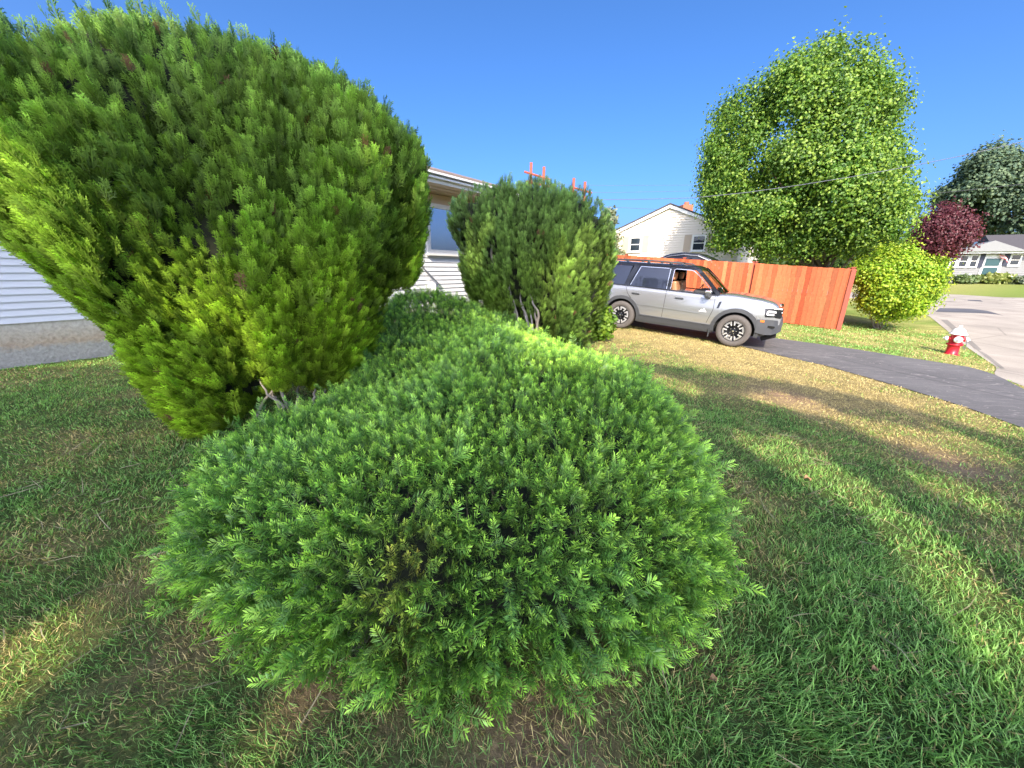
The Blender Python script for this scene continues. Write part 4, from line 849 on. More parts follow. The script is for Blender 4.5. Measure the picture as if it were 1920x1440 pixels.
# ------------------------------------------------------------------ arborvitaes
def arborvitae(label, base, poly, T, Rr, N, lod, hue, groove=.22, seed=0, group=None, hollow=()):
    cr = Crown(base, poly, T, Rr); t_ = thing('arborvitae', label, 'shrub', tuple(cr.o), 0, group)
    q = cr.sample(N * 3); th, d = cr.thick(q); gx, gz_ = cr.normals(q); gx = np.clip(gx, -4, 4); gz_ = np.clip(gz_, -4, 4)
    r0 = np.array([0, -.25]); rel = q - r0; rr = np.linalg.norm(rel, axis=1); an = np.arctan2(rel[:, 0], rel[:, 1]) + .25 * (noise(q, .8, seed + 7) - .5)
    rad = rel / rr[:, None]
    # plumes: ridges that fan out from the base, each broken into separate sprays
    pn = noise(np.c_[an * rr.clip(.8) * 3.6, rr * .95, np.full(len(q), seed + .5)], 1., seed + 1, 2); pn = np.clip((pn - .5) * 2.0 + .5, 0, 1)
    lobes = noise(np.c_[an * 4.2, rr * .55, np.full(len(q), seed + 3.5)], 1., seed + 2)
    wgt = np.sqrt(1 + gx ** 2 + gz_ ** 2) * (.45 + pn) ; front = rng.random(len(q)) < .80; wgt *= np.where(front, 1, .6)
    ix = rng.choice(len(q), N, p=wgt / wgt.sum()); q, th, d, gx, gz_, rad, pn, lobes, front, rr = q[ix], th[ix], d[ix], gx[ix], gz_[ix], rad[ix], pn[ix], lobes[ix], front[ix], rr[ix]
    dep = (th * (.80 + .2 * lobes * 2 - .1) + groove * (pn - .75) * np.minimum(1, th / .5)) - rng.random(N) ** 2 * .12; dep = np.where(front, dep, -dep)
    sg = np.where(front, 1., -1.)[:, None]
    nrm3 = nrm(-gx[:, None] * cr.h + -gz_[:, None] * np.array([0, 0, 1.]) - sg * cr.n)
    P = cr.world(q, dep); radial = rad[:, :1] * cr.h + rad[:, 1:] * np.array([0, 0, 1.])
    upw = np.clip((rr - 1.0) / 2.2, 0, 1)[:, None]
    D = nrm(radial * .62 + np.array([0, 0, .48]) + upw * np.array([0, 0, .45]) + nrm3 * .30 + rng.normal(size=(N, 3)) * .15); edge = (d < .12)[:, None]
    # group the sprays into plumes: every plume is a stack of sprays along one shoot, tips outermost
    per = 11; K_ = N // per; own = np.arange(N) % K_; u1 = rng.random(N); lat = rng.normal(size=(N, 3)) * (.014 + .034 * (1 - u1[:, None]))
    Dp = D[own]; Nf = nrm3[own]; Ln = rng.uniform(.32, .66, K_)[own]; P = P[own] - Dp * .30 + Dp * (u1 * Ln)[:, None] + lat - Nf * (.05 * (1 - u1))[:, None]
    q = q[own]; pn = pn[own]; D = nrm(Dp + nrm(lat) * (.34 * (1 - .6 * u1[:, None])) + rng.normal(size=(N, 3)) * .07); nrm3 = Nf; tipw = u1[:, None]
    P = P - D * .05; S = rng.uniform(.11, .19, N) * (1.05 - .35 * u1)
    Rm = frames(D, nrm3 + rng.normal(size=(N, 3)) * .45)
    px_, py_, _z = proj(P); tx, ty, _z = proj(P + D * S[:, None] * .8); pp_ = np.array(poly, float); jit = rng.normal(size=(N, 2)) * 5; kp = inpoly(np.c_[tx, ty] + jit, pp_) & (inpoly(np.c_[px_, py_], pp_))
    for (hx, hy, ha, hb) in hollow: kp &= ~((((px_ - hx) / ha) ** 2 + ((py_ - hy) / hb) ** 2 < 1) & front & (rng.random(N) < .92))
    P, D, S, Rm, q, pn, tipw, nrm3, own = P[kp], D[kp], S[kp], Rm[kp], q[kp], pn[kp], tipw[kp], nrm3[kp], own[kp]; N = len(P)
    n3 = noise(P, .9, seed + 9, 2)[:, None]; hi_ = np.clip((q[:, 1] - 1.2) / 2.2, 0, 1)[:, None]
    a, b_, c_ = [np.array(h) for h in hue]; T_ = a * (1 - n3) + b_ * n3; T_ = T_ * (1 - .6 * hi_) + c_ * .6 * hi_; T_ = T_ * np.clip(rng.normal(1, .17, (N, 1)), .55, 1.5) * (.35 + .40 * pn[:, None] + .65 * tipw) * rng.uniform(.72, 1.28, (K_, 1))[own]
    dead = (rng.random(N) < .004)[:, None] | (noise(P, 2.7, seed + 21)[:, None] > .93); T_ = np.where(dead, np.array([.22, .12, .06]), T_)
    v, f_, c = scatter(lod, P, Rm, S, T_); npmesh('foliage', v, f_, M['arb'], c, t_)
    # thin leader shoots on the skyline
    m = 800; q2 = cr.sample(24000); d2 = polydist(q2, cr.poly); q2 = q2[(d2 < .07)][:m]; q2 = q2[q2[:, 1] > .9]; m = len(q2); P2 = cr.world(q2, rng.uniform(-.3, .3, m) * T * .5); ax_, ay_, _z = proj(P2); kk_ = inpoly(np.c_[ax_, ay_], np.array(poly, float)); P2, q2 = P2[kk_], q2[kk_]; m = len(q2)
    D2 = nrm(np.tile([0, 0, 1.], (m, 1)) + ((q2[:, :1] - r0[0]) * .12) * cr.h + rng.normal(size=(m, 3)) * .12); v, f_, c = scatter(ARBL, P2, frames(D2), rng.uniform(.09, .17, m), np.tile(np.array(hue[2]) * .9, (m, 1)))
    npmesh('leader_shoots', v, f_, M['arb'], c, t_)
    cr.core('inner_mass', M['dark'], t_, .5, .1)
    return t_, cr
poly1 = [(-300, 60), (-180, 30), (-60, 10), (-20, 32), (30, 62), (62, 82), (85, 55), (120, 36), (200, 22), (300, 36), (380, 48), (450, 74), (540, 100), (620, 138), (700, 186), (745, 232), (782, 262), (802, 300), (796, 345), (806, 390), (800, 440), (788, 495), (778, 540), (752, 548), (728, 552), (716, 600), (704, 648), (680, 684), (652, 706), (632, 730), (592, 738), (556, 728), (535, 745), (505, 742), (478, 770), (448, 792), (405, 818), (372, 832), (330, 806), (288, 762), (248, 706), (222, 656), (203, 612), (150, 575), (80, 516), (8, 455), (-90, 385), (-300, 280)]
hueA = ([.22, .42, .028], [.44, .64, .04], [.13, .29, .11])
t1, cr1 = arborvitae('huge multi-stemmed arborvitae towering on the left, fanning out over the lawn', (-2.55, 4.1), poly1, 1.05, 1.2, 31000, ARB, hueA, .46, 3, 'arborvitaes beside the white house', hollow=[(516, 742, 42, 52), (600, 752, 40, 16), (440, 745, 34, 20), (232, 545, 30, 60), (150, 190, 22, 34), (190, 250, 16, 50)])
poly2 = [(838, 410), (852, 382), (880, 362), (912, 352), (925, 362), (940, 345), (958, 338), (972, 355), (990, 345), (1015, 342), (1040, 350), (1060, 354), (1082, 362), (1100, 366), (1122, 380), (1138, 405), (1150, 440), (1153, 480), (1148, 520), (1140, 560), (1126, 590), (1112, 620), (1102, 650), (1085, 662), (1050, 655), (1000, 640), (950, 625), (905, 600), (882, 560), (864, 510), (862, 470), (848, 440)]
hueB = ([.14, .26, .055], [.26, .40, .05], [.11, .23, .095])
t2, cr2 = arborvitae('rounded bluish-green arborvitae with bare grey stems showing, in the middle by the car', (.40, 7.5), poly2, 1.2, 1.1, 17000, ARBL, hueB, .42, 13, 'arborvitaes beside the white house', hollow=[(990, 600, 26, 42), (924, 480, 12, 34), (968, 545, 14, 40), (905, 600, 14, 34)])
def stems(t_, pxs, base, Zf, m, r=.018):
    for k, pts in enumerate(pxs):
        mb = MB(); P = [atZ(x, y, z) for x, y, z in pts]; P = list(resample3(P, 9)); P = [p + rng.normal(size=3) * .012 for p in P]; mb.tube(P, list(np.linspace(r * 1.5, r * .5, len(P))), 6); mb.build('stem', m, t_, True, smooth=True)
def resample3(P, n):
    P = np.array(P); d = np.r_[0, np.cumsum(np.linalg.norm(np.diff(P, axis=0), axis=1))]; t = np.linspace(0, d[-1], n); return np.stack([np.interp(t, d, P[:, i]) for i in range(3)], 1)
stems(t1, [[(534, 782, 3.85), (525, 755, 3.75), (500, 735, 3.70), (486, 712, 3.75)], [(540, 785, 3.95), (532, 745, 3.80), (520, 700, 3.85), (512, 670, 4.15)], [(528, 780, 3.85), (518, 750, 3.80), (510, 735, 3.85)], [(590, 765, 4.05), (592, 742, 3.95), (590, 715, 4.15)], [(605, 765, 4.15), (608, 740, 4.05), (610, 715, 4.25)], [(470, 800, 3.95), (500, 740, 3.85), (540, 700, 3.95)], [(560, 775, 4.15), (556, 735, 4.05), (560, 700, 4.25)]], None, 3.5, M['bark_grey'], .013)
stems(t2, [[(965, 620, 6.9), (952, 580, 6.6), (958, 530, 6.6)], [(945, 610, 6.9), (940, 560, 6.7), (932, 520, 6.7)], [(1015, 650, 6.9), (1005, 600, 6.6), (1000, 555, 6.7)], [(976, 630, 6.8), (972, 600, 6.6), (962, 560, 6.6)], [(985, 640, 6.9), (968, 590, 6.6), (950, 530, 6.55), (940, 490, 6.7)], [(1000, 640, 6.8), (985, 590, 6.5), (975, 550, 6.6)], [(1010, 645, 6.8), (990, 610, 6.5), (978, 570, 6.6)], [(925, 515, 6.6), (922, 480, 6.5), (918, 450, 6.7)], [(1005, 640, 6.8), (1010, 590, 6.5), (990, 545, 6.5)], [(1020, 640, 6.8), (1000, 620, 6.5), (994, 580, 6.6)]], None, 6.6, M['bark_grey'], .022)

# ------------------------------------------------------------------ broadleaf trees and bushes
def broadleaf(name, label, cat, base, poly, T, Rr, ncl, per, size, cr_sz, cols, seed, trunk=None, mtl='leaf', holes=.42, hsc=.9, up=.35, group=None, norm=None, edge_px=14.):
    cr = Crown(base, poly, T, Rr, norm); t_ = thing(name, label, cat, tuple(cr.o), 0, group)
    q = cr.sample(ncl * 4); th, d = cr.thick(q); u_ = rng.uniform(-1, 1, len(q)); u_ = np.sign(u_) * np.abs(u_) ** .45; P = cr.world(q, u_ * th)
    nz = noise(P, hsc, seed, 2); keep = (nz > holes) & (rng.random(len(q)) < .4 + .6 * np.abs(u_)); P, q, u_, th, d = P[keep][:ncl], q[keep][:ncl], u_[keep][:ncl], th[keep][:ncl], d[keep][:ncl]
    n = len(P); cen = cr.world(q * 0 + cr.poly.mean(0), np.zeros(n)); out = nrm(P - cen)
    ax_, ay_, _z = proj(P); pg_ = np.array(poly, float); A2_ = np.c_[ax_, ay_]; ed_ = polydist(A2_, pg_); kk_ = inpoly(A2_, pg_) & (ed_ > edge_px * .3) & ((ed_ > edge_px) | (noise(A2_ / edge_px, .45, seed + 60, 2) > .5)); P, out = P[kk_], out[kk_]; n = len(P)
    idx = np.repeat(np.arange(n), per); off = rng.normal(size=(len(idx), 3)) * cr_sz; Pl = P[idx] + off
    Nn = nrm(nrm(off) * .6 + out[idx] * .5 + np.array([0, 0, up]) + rng.normal(size=(len(idx), 3)) * .45)   # leaf face normal
    D = nrm(np.cross(Nn, rng.normal(size=Nn.shape)) - np.array([0, 0, .3])); Rm = frames(D, np.cross(D, Nn) * 1.0)
    X_ = nrm(np.cross(D, Nn)); Y_ = np.cross(D, X_); Rm = np.stack([X_, Y_, D], axis=2)
    a, b_ = np.array(cols[0]), np.array(cols[1]); k = rng.random((len(idx), 1)); T_ = (a * (1 - k) + b_ * k) * (.75 + .5 * noise(P, 1.3, seed + 4)[idx][:, None])
    if len(cols) > 2: tip = (np.linalg.norm(off, axis=1) > cr_sz * 2.2)[:, None]; T_ = np.where(tip, np.array(cols[2]), T_)
    v, f_, c = scatter(LEAF, Pl, Rm, size * rng.uniform(.7, 1.25, len(idx)), T_); npmesh('crown', v, f_, M[mtl], c, t_)
    return t_, cr, P
def limbs(t_, root, P, r0, n, m, lean=0.35, name='trunk', bow=.5, seed=1, fork=.18):
    root = np.array(root, float); zz = P[:, 2]; mb = MB(); hgt = zz.max() - root[2]; f0 = root + np.array([0, 0, hgt * fork]); mb.tube([root - [0, 0, .1], root + [0, 0, .1], f0], [r0 * 1.35, r0, r0 * .85], 12)
    ends = P[rng.choice(len(P), n)]
    for e in ends:
        mid = f0 * .5 + e * .5 + np.array([0, 0, -bow * .2]); mid2 = f0 * .25 + e * .75; mb.tube([f0 - [0, 0, .05], f0 * .75 + mid * .25 + rng.normal(size=3) * .05, mid, mid2 + rng.normal(size=3) * .08, e], [r0 * .55, r0 * .45, r0 * .3, r0 * .18, r0 * .06], 7)
    return mb.build(name, m, t_, True, smooth=True)
polyT = [(1300, 325), (1316, 295), (1314, 255), (1332, 215), (1348, 192), (1384, 166), (1425, 146), (1455, 118), (1480, 95), (1510, 92), (1535, 78), (1560, 78), (1572, 62), (1590, 90), (1612, 82), (1636, 98), (1660, 128), (1684, 158), (1696, 168), (1694, 190), (1688, 208), (1688, 235), (1700, 248), (1690, 290), (1712, 312), (1716, 350), (1722, 395), (1712, 440), (1690, 465), (1640, 480), (1590, 488), (1540, 478), (1500, 490), (1450, 486), (1420, 488), (1385, 470), (1350, 478), (1318, 470), (1312, 450), (1345, 430), (1315, 400), (1302, 380), (1325, 355)]
gt = (13.6, 17.6)
tt, crT, PT = broadleaf('maple_tree', 'large bright green maple with a full rounded crown behind the red fence', 'tree', gt, polyT, 3.6, 3.2, 4300, 38, .105, .26, ([.055, .14, .022], [.16, .29, .035], [.24, .36, .05]), 5, holes=.50, hsc=1.15, edge_px=15.)
limbs(tt, crT.o, PT, .17, 16, M['bark'])
# secondary stems at the base of the crown seen over the fence
for k in range(7):
    mb = MB(); a_ = crT.o + np.array([rng.normal() * .12, rng.normal() * .12, .7]); e_ = PT[rng.integers(len(PT))]; e_ = a_ + (e_ - a_) * .7; mb.tube([a_, a_ * .6 + e_ * .4 + [0, 0, .2], e_], [.06, .045, .02], 6); mb.build('limb', M['bark'], tt, True, smooth=True)
polyB = [(1590, 512), (1605, 492), (1640, 480), (1655, 462), (1685, 466), (1705, 458), (1725, 470), (1745, 462), (1750, 480), (1775, 488), (1783, 512), (1780, 535), (1762, 560), (1742, 575), (1738, 595), (1700, 600), (1668, 604), (1640, 596), (1612, 585), (1603, 560), (1612, 540)]
bt, crB, PB = broadleaf('flowering_bush', 'dense yellow-green bush with thin bare stems beside the fence corner', 'bush', G(1645, 617), polyB, 1.35, 1.1, 1900, 34, .07, .12, ([.13, .27, .018], [.30, .45, .022], [.38, .48, .04]), 8, holes=.50, hsc=2.6)
for k in range(9):
    mb = MB(); a_ = crB.o + np.array([rng.normal() * .10, rng.normal() * .10, -.05]); e_ = PB[rng.integers(len(PB))]; e_[2] = max(e_[2], crB.o[2] + .9); e_ = a_ + (e_ - a_) * .65; mb.tube([a_, a_ * .5 + e_ * .5 + [0, 0, .1], e_], [.024, .018, .008], 6); mb.build('stem', M['bark_grey'], bt, True, smooth=True)
# dark red tree
pm = [(1715, 420), (1732, 398), (1750, 392), (1770, 388), (1790, 398), (1812, 395), (1828, 415), (1834, 440), (1822, 462), (1795, 476), (1765, 480), (1735, 478), (1718, 460)]
rt_, crR, PR = broadleaf('maple_tree', 'dark red leaved tree beyond the yellow-green bush', 'tree', tuple(atZ(1775, 500, 34)[:2]), pm, 2.4, 2.2, 1100, 34, .19, .40, ([.075, .022, .030], [.17, .042, .055]), 15, holes=.48, hsc=.9)
limbs(rt_, crR.o, PR, .16, 8, M['bark'])
# conifers
def conifer(label, base, poly, T, Rr, ncl, seed, cols, sz=.5):
    t_, cr, P = broadleaf('pine_tree', label, 'tree', base, poly, T, Rr, int(ncl * .5), 30, sz * .8, .55, cols, seed, mtl='arb', holes=.52, hsc=.33, up=.55, group=None, edge_px=12.); limbs(t_, cr.o, P, .3, 16, M['bark'], fork=.45); return t_
conifer('tall dark blue-green pine at the right edge behind the grey bungalow', tuple(atZ(1870, 500, 50)[:2]), [(1752, 330), (1756, 306), (1768, 322), (1782, 340), (1796, 322), (1803, 296), (1822, 300), (1826, 276), (1848, 282), (1870, 262), (1884, 284), (1900, 276), (1925, 292), (1990, 260), (2060, 300), (2080, 400), (2060, 470), (1960, 462), (1900, 455), (1850, 458), (1832, 430), (1795, 415), (1765, 400), (1752, 372), (1765, 350)], 4.5, 4, 3600, 23, ([.06, .11, .075], [.15, .21, .11]), .42)
sp_, crS, PS = broadleaf('spruce_tree', 'small pale spruce top peeking out behind the rounded arborvitae', 'tree', tuple(atZ(1140, 480, 26)[:2]), [(1128, 410), (1136, 382), (1150, 388), (1158, 412), (1164, 440), (1170, 470), (1172, 500), (1110, 500), (1110, 440)], .9, .9, 700, 10, .2, .16, ([.12, .16, .10], [.28, .30, .18]), 33, mtl='arb', holes=.3, hsc=1)
limbs(sp_, crS.o, PS, .1, 6, M['bark'])
# far tree line behind the fence gap and across the street
def far_wood(name, label, pts, Z, seed):
    mbv, mbf, mbc = [], [], []; off = 0
    for (x, ytop, ybot, wid) in pts:
        b0 = atZ(x, ybot, Z); tz = atZ(x, ytop, Z)[2]; n = 260; r = wid * Z / F; h = max(1.5, tz - b0[2]); q = nrm(rng.normal(size=(n, 3))) * (rng.random((n, 1)) ** .3) * np.array([r, r, h / 2]) + np.array([b0[0], b0[1], b0[2] + h / 2])
        v, f_, c = scatter(LEAF, np.repeat(q, 6, 0) + rng.normal(size=(n * 6, 3)) * .5, frames(nrm(rng.normal(size=(n * 6, 3)) + [0, 0, .3])), rng.uniform(.5, .9, n * 6), np.tile([.055, .10, .03], (n * 6, 1)) * rng.uniform(.6, 1.4, (n * 6, 1))); mbv.append(v); mbf.append(f_ + off); mbc.append(c); off += len(v)
    return tag(npmesh(name, np.concatenate(mbv), np.concatenate(mbf), M['leaf'], np.concatenate(mbc)), label, kind='stuff')
far_wood('distant_woods', 'far-off belt of trees beyond the houses', [(x, 455 + 18 * math.sin(x * .05) + rng.uniform(-6, 6), 512, 34) for x in range(1330, 1800, 30)], 60, 3)
# small bushes
def small_bush(label, px, Zr, r, h, cols, n, sz, name='garden_bush', flowers=None, group=None):
    p = np.array([*atZ(px[0], px[1], Zr)[:2], 0]); p[2] = float(g(p[0], p[1])); t_ = thing(name, label, 'bush', tuple(p), 0, group)
    q = nrm(rng.normal(size=(n, 3))) * rng.random((n, 1)) ** .4 * np.array([r, r, h / 2]) + p + [0, 0, h * .5]; q = q[q[:, 2] > p[2]]
    Nn = nrm((q - p - [0, 0, h * .3]) + rng.normal(size=q.shape) * .5 * r); D = nrm(np.cross(Nn, rng.normal(size=q.shape))); X_ = nrm(np.cross(D, Nn)); Rm = np.stack([X_, np.cross(D, X_), D], 2); k = rng.random((len(q), 1))
    v, f_, c = scatter(LEAF, q, Rm, sz * rng.uniform(.7, 1.3, len(q)), np.array(cols[0]) * (1 - k) + np.array(cols[1]) * k); npmesh('foliage', v, f_, M['leaf'], c, t_)
    mb = MB()
    for k in range(5): e = q[rng.integers(len(q))]; mb.tube([p + [0, 0, -.02], p * .5 + e * .5, e], [.015, .01, .005], 5)
    mb.build('stem', M['bark'], t_, True)
    if flowers is not None:
        fq = q[rng.choice(len(q), 14)]; mb = MB()
        for e in fq: mb.lathe([(0, -.1), (.10, -.05), (.12, 0), (.08, .07), (0, .1)], e + [0, -.1, .08], None, 7)
        tag(mb.build('flowers', M['hyd_white'], t_, True), kind='stuff')
small_bush('light green leafy bush tucked between the rounded arborvitae and the rear wheel', (1133, 560), 8.4, .32, .85, ([.10, .22, .02], [.26, .40, .04]), 900, .10)
small_bush('pale green mounded bush below the green door of the bungalow', (1868, 519), 38, 1.3, 1.0, ([.15, .22, .05], [.38, .40, .14]), 900, .3)
small_bush('low green plant with white flowers under the bay windows', (1812, 520), 38, 1.0, .8, ([.08, .14, .05], [.2, .26, .1]), 500, .28, 'flower_bed_plant', 1)
small_bush('grey-green plant with white blooms at the far right of the bungalow', (1915, 520), 37, 1.2, .8, ([.10, .15, .09], [.26, .3, .2]), 500, .28, 'flower_bed_plant', 1)
# leafy tufts at the driveway edge by the rear wheel
# ------------------------------------------------------------------ grass
def grass():
    bands = [(.25, 1.6, 15000, (.028, .060), .030), (1.6, 3.0, 9500, (.028, .056), .038), (3.0, 5.0, 4200, (.03, .052), .065), (5.0, 8.0, 2400, (.028, .045), .085), (8, 13, 1100, (.03, .045), .14), (13, 20, 300, (.035, .055), .22)]
    Vs, Fs, Cs = [], [], []; off = 0
    for r0, r1, dens, (h0, h1), wmul in bands:
        A = math.pi * (r1 ** 2 - r0 ** 2) * (150 / 360); N = int(A * dens); th = R_(90) - np.radians(rng.uniform(-75, 75, N)); r = np.sqrt(rng.uniform(r0 ** 2, r1 ** 2, N)); q = np.c_[r * np.cos(th), r * np.sin(th)]
        ok = ~inpoly(q, drive_poly) & ~inpoly(q, road_poly); dyew = polydist(q, yew_out); ok &= ~(inpoly(q, yew_out) & (dyew > .18)); ok &= ((q - A0) @ V > .02) & (((q - B0) @ V > .02) | ((q - B0) @ U < s0m))
        x_, y_, z_ = proj(np.c_[q, g(q[:, 0], q[:, 1])]); ok &= (x_ > -420) & (x_ < 2350) & (y_ < 1800); q = q[ok]; bb = bare(q); keep = rng.random(len(q)) > bb * .6; q = q[keep]; bb = bb[keep]
        clump = noise(q, 9, 77, 2); keep = rng.random(len(q)) < .35 + 1.1 * clump; q, bb, clump = q[keep], bb[keep], clump[keep]; N = len(q)
        dr = dryness(q)[:, None]; isdry = rng.random((N, 1)) < (dr * .9 + .12 + bb[:, None] * .6)
        gcol = np.array([.18, .36, .10]) * (1 - clump[:, None]) + np.array([.28, .50, .12]) * clump[:, None]; gcol = gcol * (1 - .5 * dr) + np.array([.36, .40, .08]) * .5 * dr
        dcol = np.array([.62, .50, .23]) * rng.uniform(.7, 1.2, (N, 1)); T = np.where(isdry, dcol, gcol) * rng.uniform(.7, 1.35, (N, 1))
        lean = rng.normal(size=(N, 2)) * .45 + (np.c_[noise(q, 1.7, 61), noise(q, 1.7, 62)] - .5) * 1.2; D = nrm(np.c_[lean * np.where(isdry, 1.9, 1.), np.ones(N)])
        S = rng.uniform(h0, h1, N) * (.6 + .8 * clump) * np.where(isdry[:, 0], .85, 1.); S *= 1 + .35 * np.exp(-((q[:, 0] - 1.6) ** 2 + (q[:, 1] - .9) ** 2) / 1.5)
        Rm = frames(D); P = np.c_[q, g(q[:, 0], q[:, 1]) - .003]; Rm = Rm.copy(); Rm[:, :, 0] *= wmul / .05
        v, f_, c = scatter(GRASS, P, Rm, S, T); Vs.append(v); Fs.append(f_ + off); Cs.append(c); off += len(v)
    # long straw stems lying about
    N = 1500; r = np.sqrt(rng.uniform(1.2, 25, N)); th = R_(90) - np.radians(rng.uniform(-70, 70, N)); q = np.c_[r * np.cos(th), r * np.sin(th)]; q = q[~inpoly(q, drive_poly) & ~inpoly(q, yew_out)]; N = len(q)
    D = nrm(np.c_[rng.normal(size=(N, 2)), rng.uniform(.02, .22, N)]); Rm = frames(D); Rm = Rm.copy(); Rm[:, :, 0] *= .28; v, f_, c = scatter(GRASS, np.c_[q, g(q[:, 0], q[:, 1]) + .02], Rm, rng.uniform(.08, .22, N), np.tile([.5, .43, .27], (N, 1)) * rng.uniform(.6, 1.1, (N, 1))); Vs.append(v); Fs.append(f_ + off); Cs.append(c)
    tag(npmesh('grass', np.concatenate(Vs), np.concatenate(Fs), M['grassm'], np.concatenate(Cs)), 'patchy green and straw coloured lawn grass', kind='stuff')
grass()

for (x_, y_, s_, lab) in ((1335, 1285, .035, 'dry brown curled leaf lying in the shaded grass right of the yew'), (1636, 1266, .03, 'pale crumpled leaf lying in the green grass at the lower right'), (1512, 905, .06, 'rust brown leaf lying on the patchy lawn towards the driveway')):
    p = G(x_, y_); mb = MB(); vs = []; fs = []; n_ = 8
    for i in range(n_ + 1):
        for j in range(5): t = i / n_; w_ = math.sin(math.pi * (.08 + .86 * t)) * .42; u2 = (j - 2) / 2; vs.append((p[0] + s_ * (t - .5) + .15 * s_ * u2, p[1] + s_ * w_ * u2, float(g(*p)) + .030 + s_ * (.28 * u2 * u2 + .22 * math.sin(t * 5))))
    for i in range(n_):
        for j in range(4): fs.append((i * 5 + j, i * 5 + j + 1, (i + 1) * 5 + j + 1, (i + 1) * 5 + j))
    mb.add(vs, fs); tag(mb.build('fallen_leaf', M['dry_leaf'], smooth=True), lab, 'leaf')
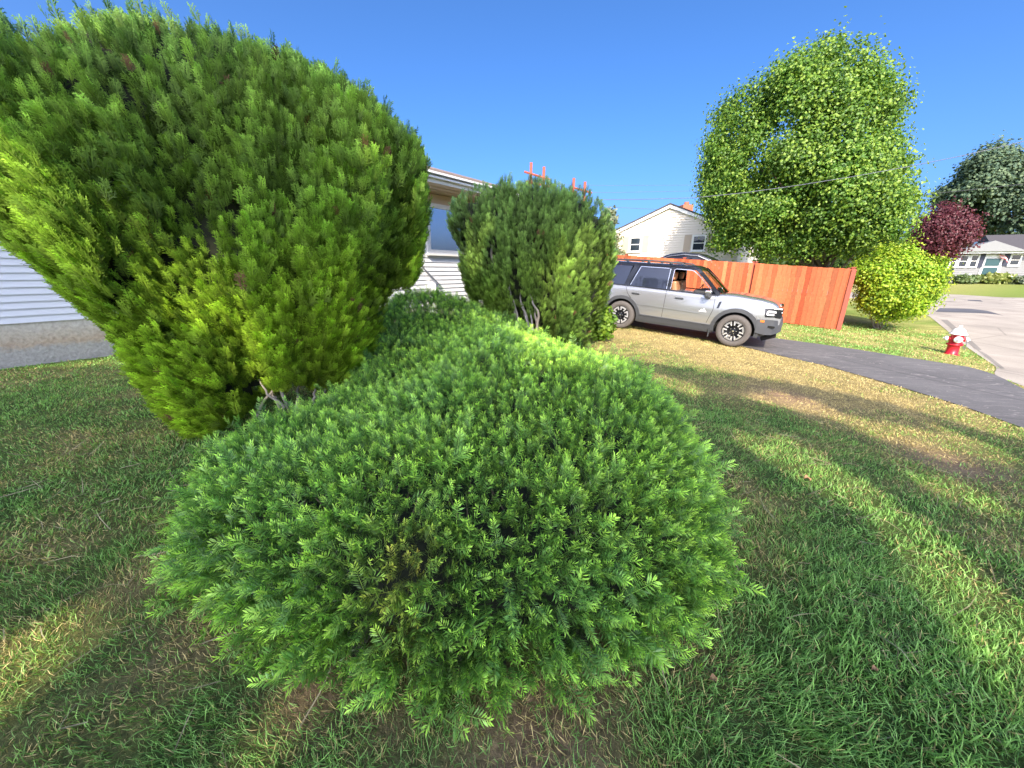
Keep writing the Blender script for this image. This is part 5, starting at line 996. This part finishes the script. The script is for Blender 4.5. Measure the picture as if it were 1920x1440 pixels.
# ------------------------------------------------------------------ trees behind the camera whose crowns shade the garden
def shade_trees():
    s = SUNV; a = nrm(np.cross(s, [0, 0, 1.])); b = np.cross(a, s)
    def onground(poly, n, ex=None):
        W = np.array([G(*p) for p in poly]); q = rng.uniform(W.min(0), W.max(0), (n * 6, 2)); q = q[inpoly(q, W)][:n]; return np.c_[q, g(q[:, 0], q[:, 1])]
    def oncrown(cr, poly, n):
        W = np.array([cr.topl(*p) for p in poly]); q = rng.uniform(W.min(0), W.max(0), (n * 6, 2)); q = q[inpoly(q, W)][:n]; th, _ = cr.thick(q); return cr.world(q, th * .9)
    dark = [onground([(-250, 705), (400, 690), (1110, 668), (1190, 682), (1300, 702), (1420, 716), (1560, 738), (1720, 778), (1918, 838), (1918, 1435), (2, 1435), (-400, 1435), (-500, 900)], 60000),
            onground([(2, 1300), (1918, 1300), (2300, 1439), (-400, 1439)], 4000),
            oncrown(cr1, poly1, 16000), oncrown(cr2, poly2, 6000), onground([(1918, 838), (2300, 900), (2500, 1400), (1918, 1430)], 8000)]
    aw = np.array([[*(A0 + U * t), z] for t in rng.uniform(-5, 3, 160) for z in rng.uniform(0, 3.2, 70)]); dark.append(aw)
    x, y, z = rng.uniform(-2.5, 1.8, 20000), rng.uniform(.3, 4.6, 20000), rng.uniform(0, 1.2, 20000); dark.append(np.c_[x, y, z])
    lit = [onground(p, 1500) for p in ([(1605, 935), (1690, 955), (1800, 1040), (1919, 1150), (2050, 1290), (1919, 1365), (1825, 1270), (1730, 1125), (1655, 1015)], [(-140, 1290), (60, 1130), (190, 1135), (150, 1250), (0, 1370), (-80, 1400)],
        [(1395, 740), (1470, 736), (1560, 766), (1520, 776), (1440, 760)], [(1640, 795), (1760, 800), (1830, 850), (1800, 870), (1700, 835)], [(1350, 805), (1450, 815), (1590, 875), (1640, 925), (1540, 920), (1430, 870)], [(1200, 700), (1290, 715), (1330, 745), (1250, 730)],
        [(1690, 880), (1800, 900), (1890, 950), (1870, 975), (1770, 935)], [(1600, 790), (1660, 790), (1700, 820), (1640, 825)], [(1850, 830), (1910, 855), (1910, 880), (1850, 860)], [(480, 1295), (600, 1290), (640, 1320), (560, 1345), (520, 1420), (440, 1425), (470, 1340)])]
    A_ = oncrown(cr1, [(140, 330), (250, 320), (330, 400), (430, 520), (560, 640), (660, 650), (740, 470), (790, 420), (780, 520), (700, 660), (620, 730), (480, 735), (330, 800), (260, 700), (200, 520)], 14000); lit.append(A_[noise(A_, 2.2, 91, 2) > .54])
    A_ = oncrown(cr1, [(0, 180), (70, 180), (120, 260), (125, 350), (60, 400), (0, 380)], 4000); lit.append(A_[noise(A_, 2.6, 92, 2) > .54])
    lit += [oncrown(cr1, p, 2500) for p in ([(70, 60), (110, 20), (260, 20), (300, 50), (200, 70)], [(150, 375), (230, 350), (300, 430), (350, 500), (380, 560), (300, 570), (210, 500)])]
    A_ = oncrown(cr2, [(1000, 500), (1080, 430), (1150, 430), (1150, 560), (1100, 655), (1040, 650), (1000, 610)], 4000); lit.append(A_[noise(A_, 2.4, 93, 2) > .45])
    lit += [oncrown(cr2, p, 1500) for p in ([(880, 440), (930, 430), (900, 530), (880, 500)],)]
    q = rng.uniform([.1, 3.0], [1.1, 4.5], (2500, 2)); lit.append(np.c_[q, yewZ(q)[0]]); q = rng.uniform([-.1, 4.6], [.3, 5.6], (800, 2)); lit.append(np.c_[q, yewZ(q)[0]])
    K = .09
    key = lambda P: np.round(np.c_[P @ a, P @ b] / K).astype(int)
    L = set(map(tuple, key(np.concatenate(lit)))); Dp = np.concatenate(dark)
    # always leave the sunlit places beyond alone
    sun_pts = [onground([(1120, 612), (1190, 614), (1400, 660), (1700, 738), (1918, 806), (1918, 822), (1700, 752), (1560, 720), (1400, 696), (1300, 680), (1180, 652), (1120, 640)], 3000)]
    x = rng.uniform(2, 6.5, 4000); y = rng.uniform(8, 11, 4000); z = rng.uniform(0, 1.9, 4000); sun_pts.append(np.c_[x, y, z])
    aw = np.array([[*(B0 + U * t), z] for t in rng.uniform(-.6, 3, 50) for z in rng.uniform(.5, 3.6, 40)]); sun_pts.append(aw)
    Sn = set(map(tuple, key(np.concatenate(sun_pts))))
    N = 70000; P = Dp[rng.choice(len(Dp), N)]; t = rng.uniform(13, 19, N); Q = P + s * t[:, None] + rng.normal(size=(N, 3)) * .05
    L = {(i + di, j + dj) for i, j in L for di in (-1, 0, 1) for dj in (-1, 0, 1)}; Sn = {(i + di, j + dj) for i, j in Sn for di in (-1, 0, 1) for dj in (-1, 0, 1)}
    kk = key(Q); ok = np.array([not (tuple(k) in Sn or tuple(k) in L) for k in kk]); Q = Q[ok]; Q = Q[(Q[:, 1] < -1.2)]
    cx = np.array([-7.5, -1.0, 6.0]); who = np.abs(Q[:, :1] - cx).argmin(1)
    for i in range(3):
        q = Q[who == i]; c = np.array([cx[i], q[:, 1].mean(), 0.]); t_ = thing('shade_tree', ['left', 'middle', 'right'][i] + ' one of the broad trees behind the viewer whose crowns shade the lawn', 'tree', tuple(c))
        D = nrm(rng.normal(size=(len(q), 3))); v, f_, cc = scatter(LEAF, q, frames(D), rng.uniform(.16, .30, len(q)), np.tile([.06, .13, .03], (len(q), 1)) * rng.uniform(.7, 1.3, (len(q), 1))); npmesh('crown', v, f_, M['leaf'], cc, t_); limbs(t_, c, q, .22, 10, M['bark'])
shade_trees()
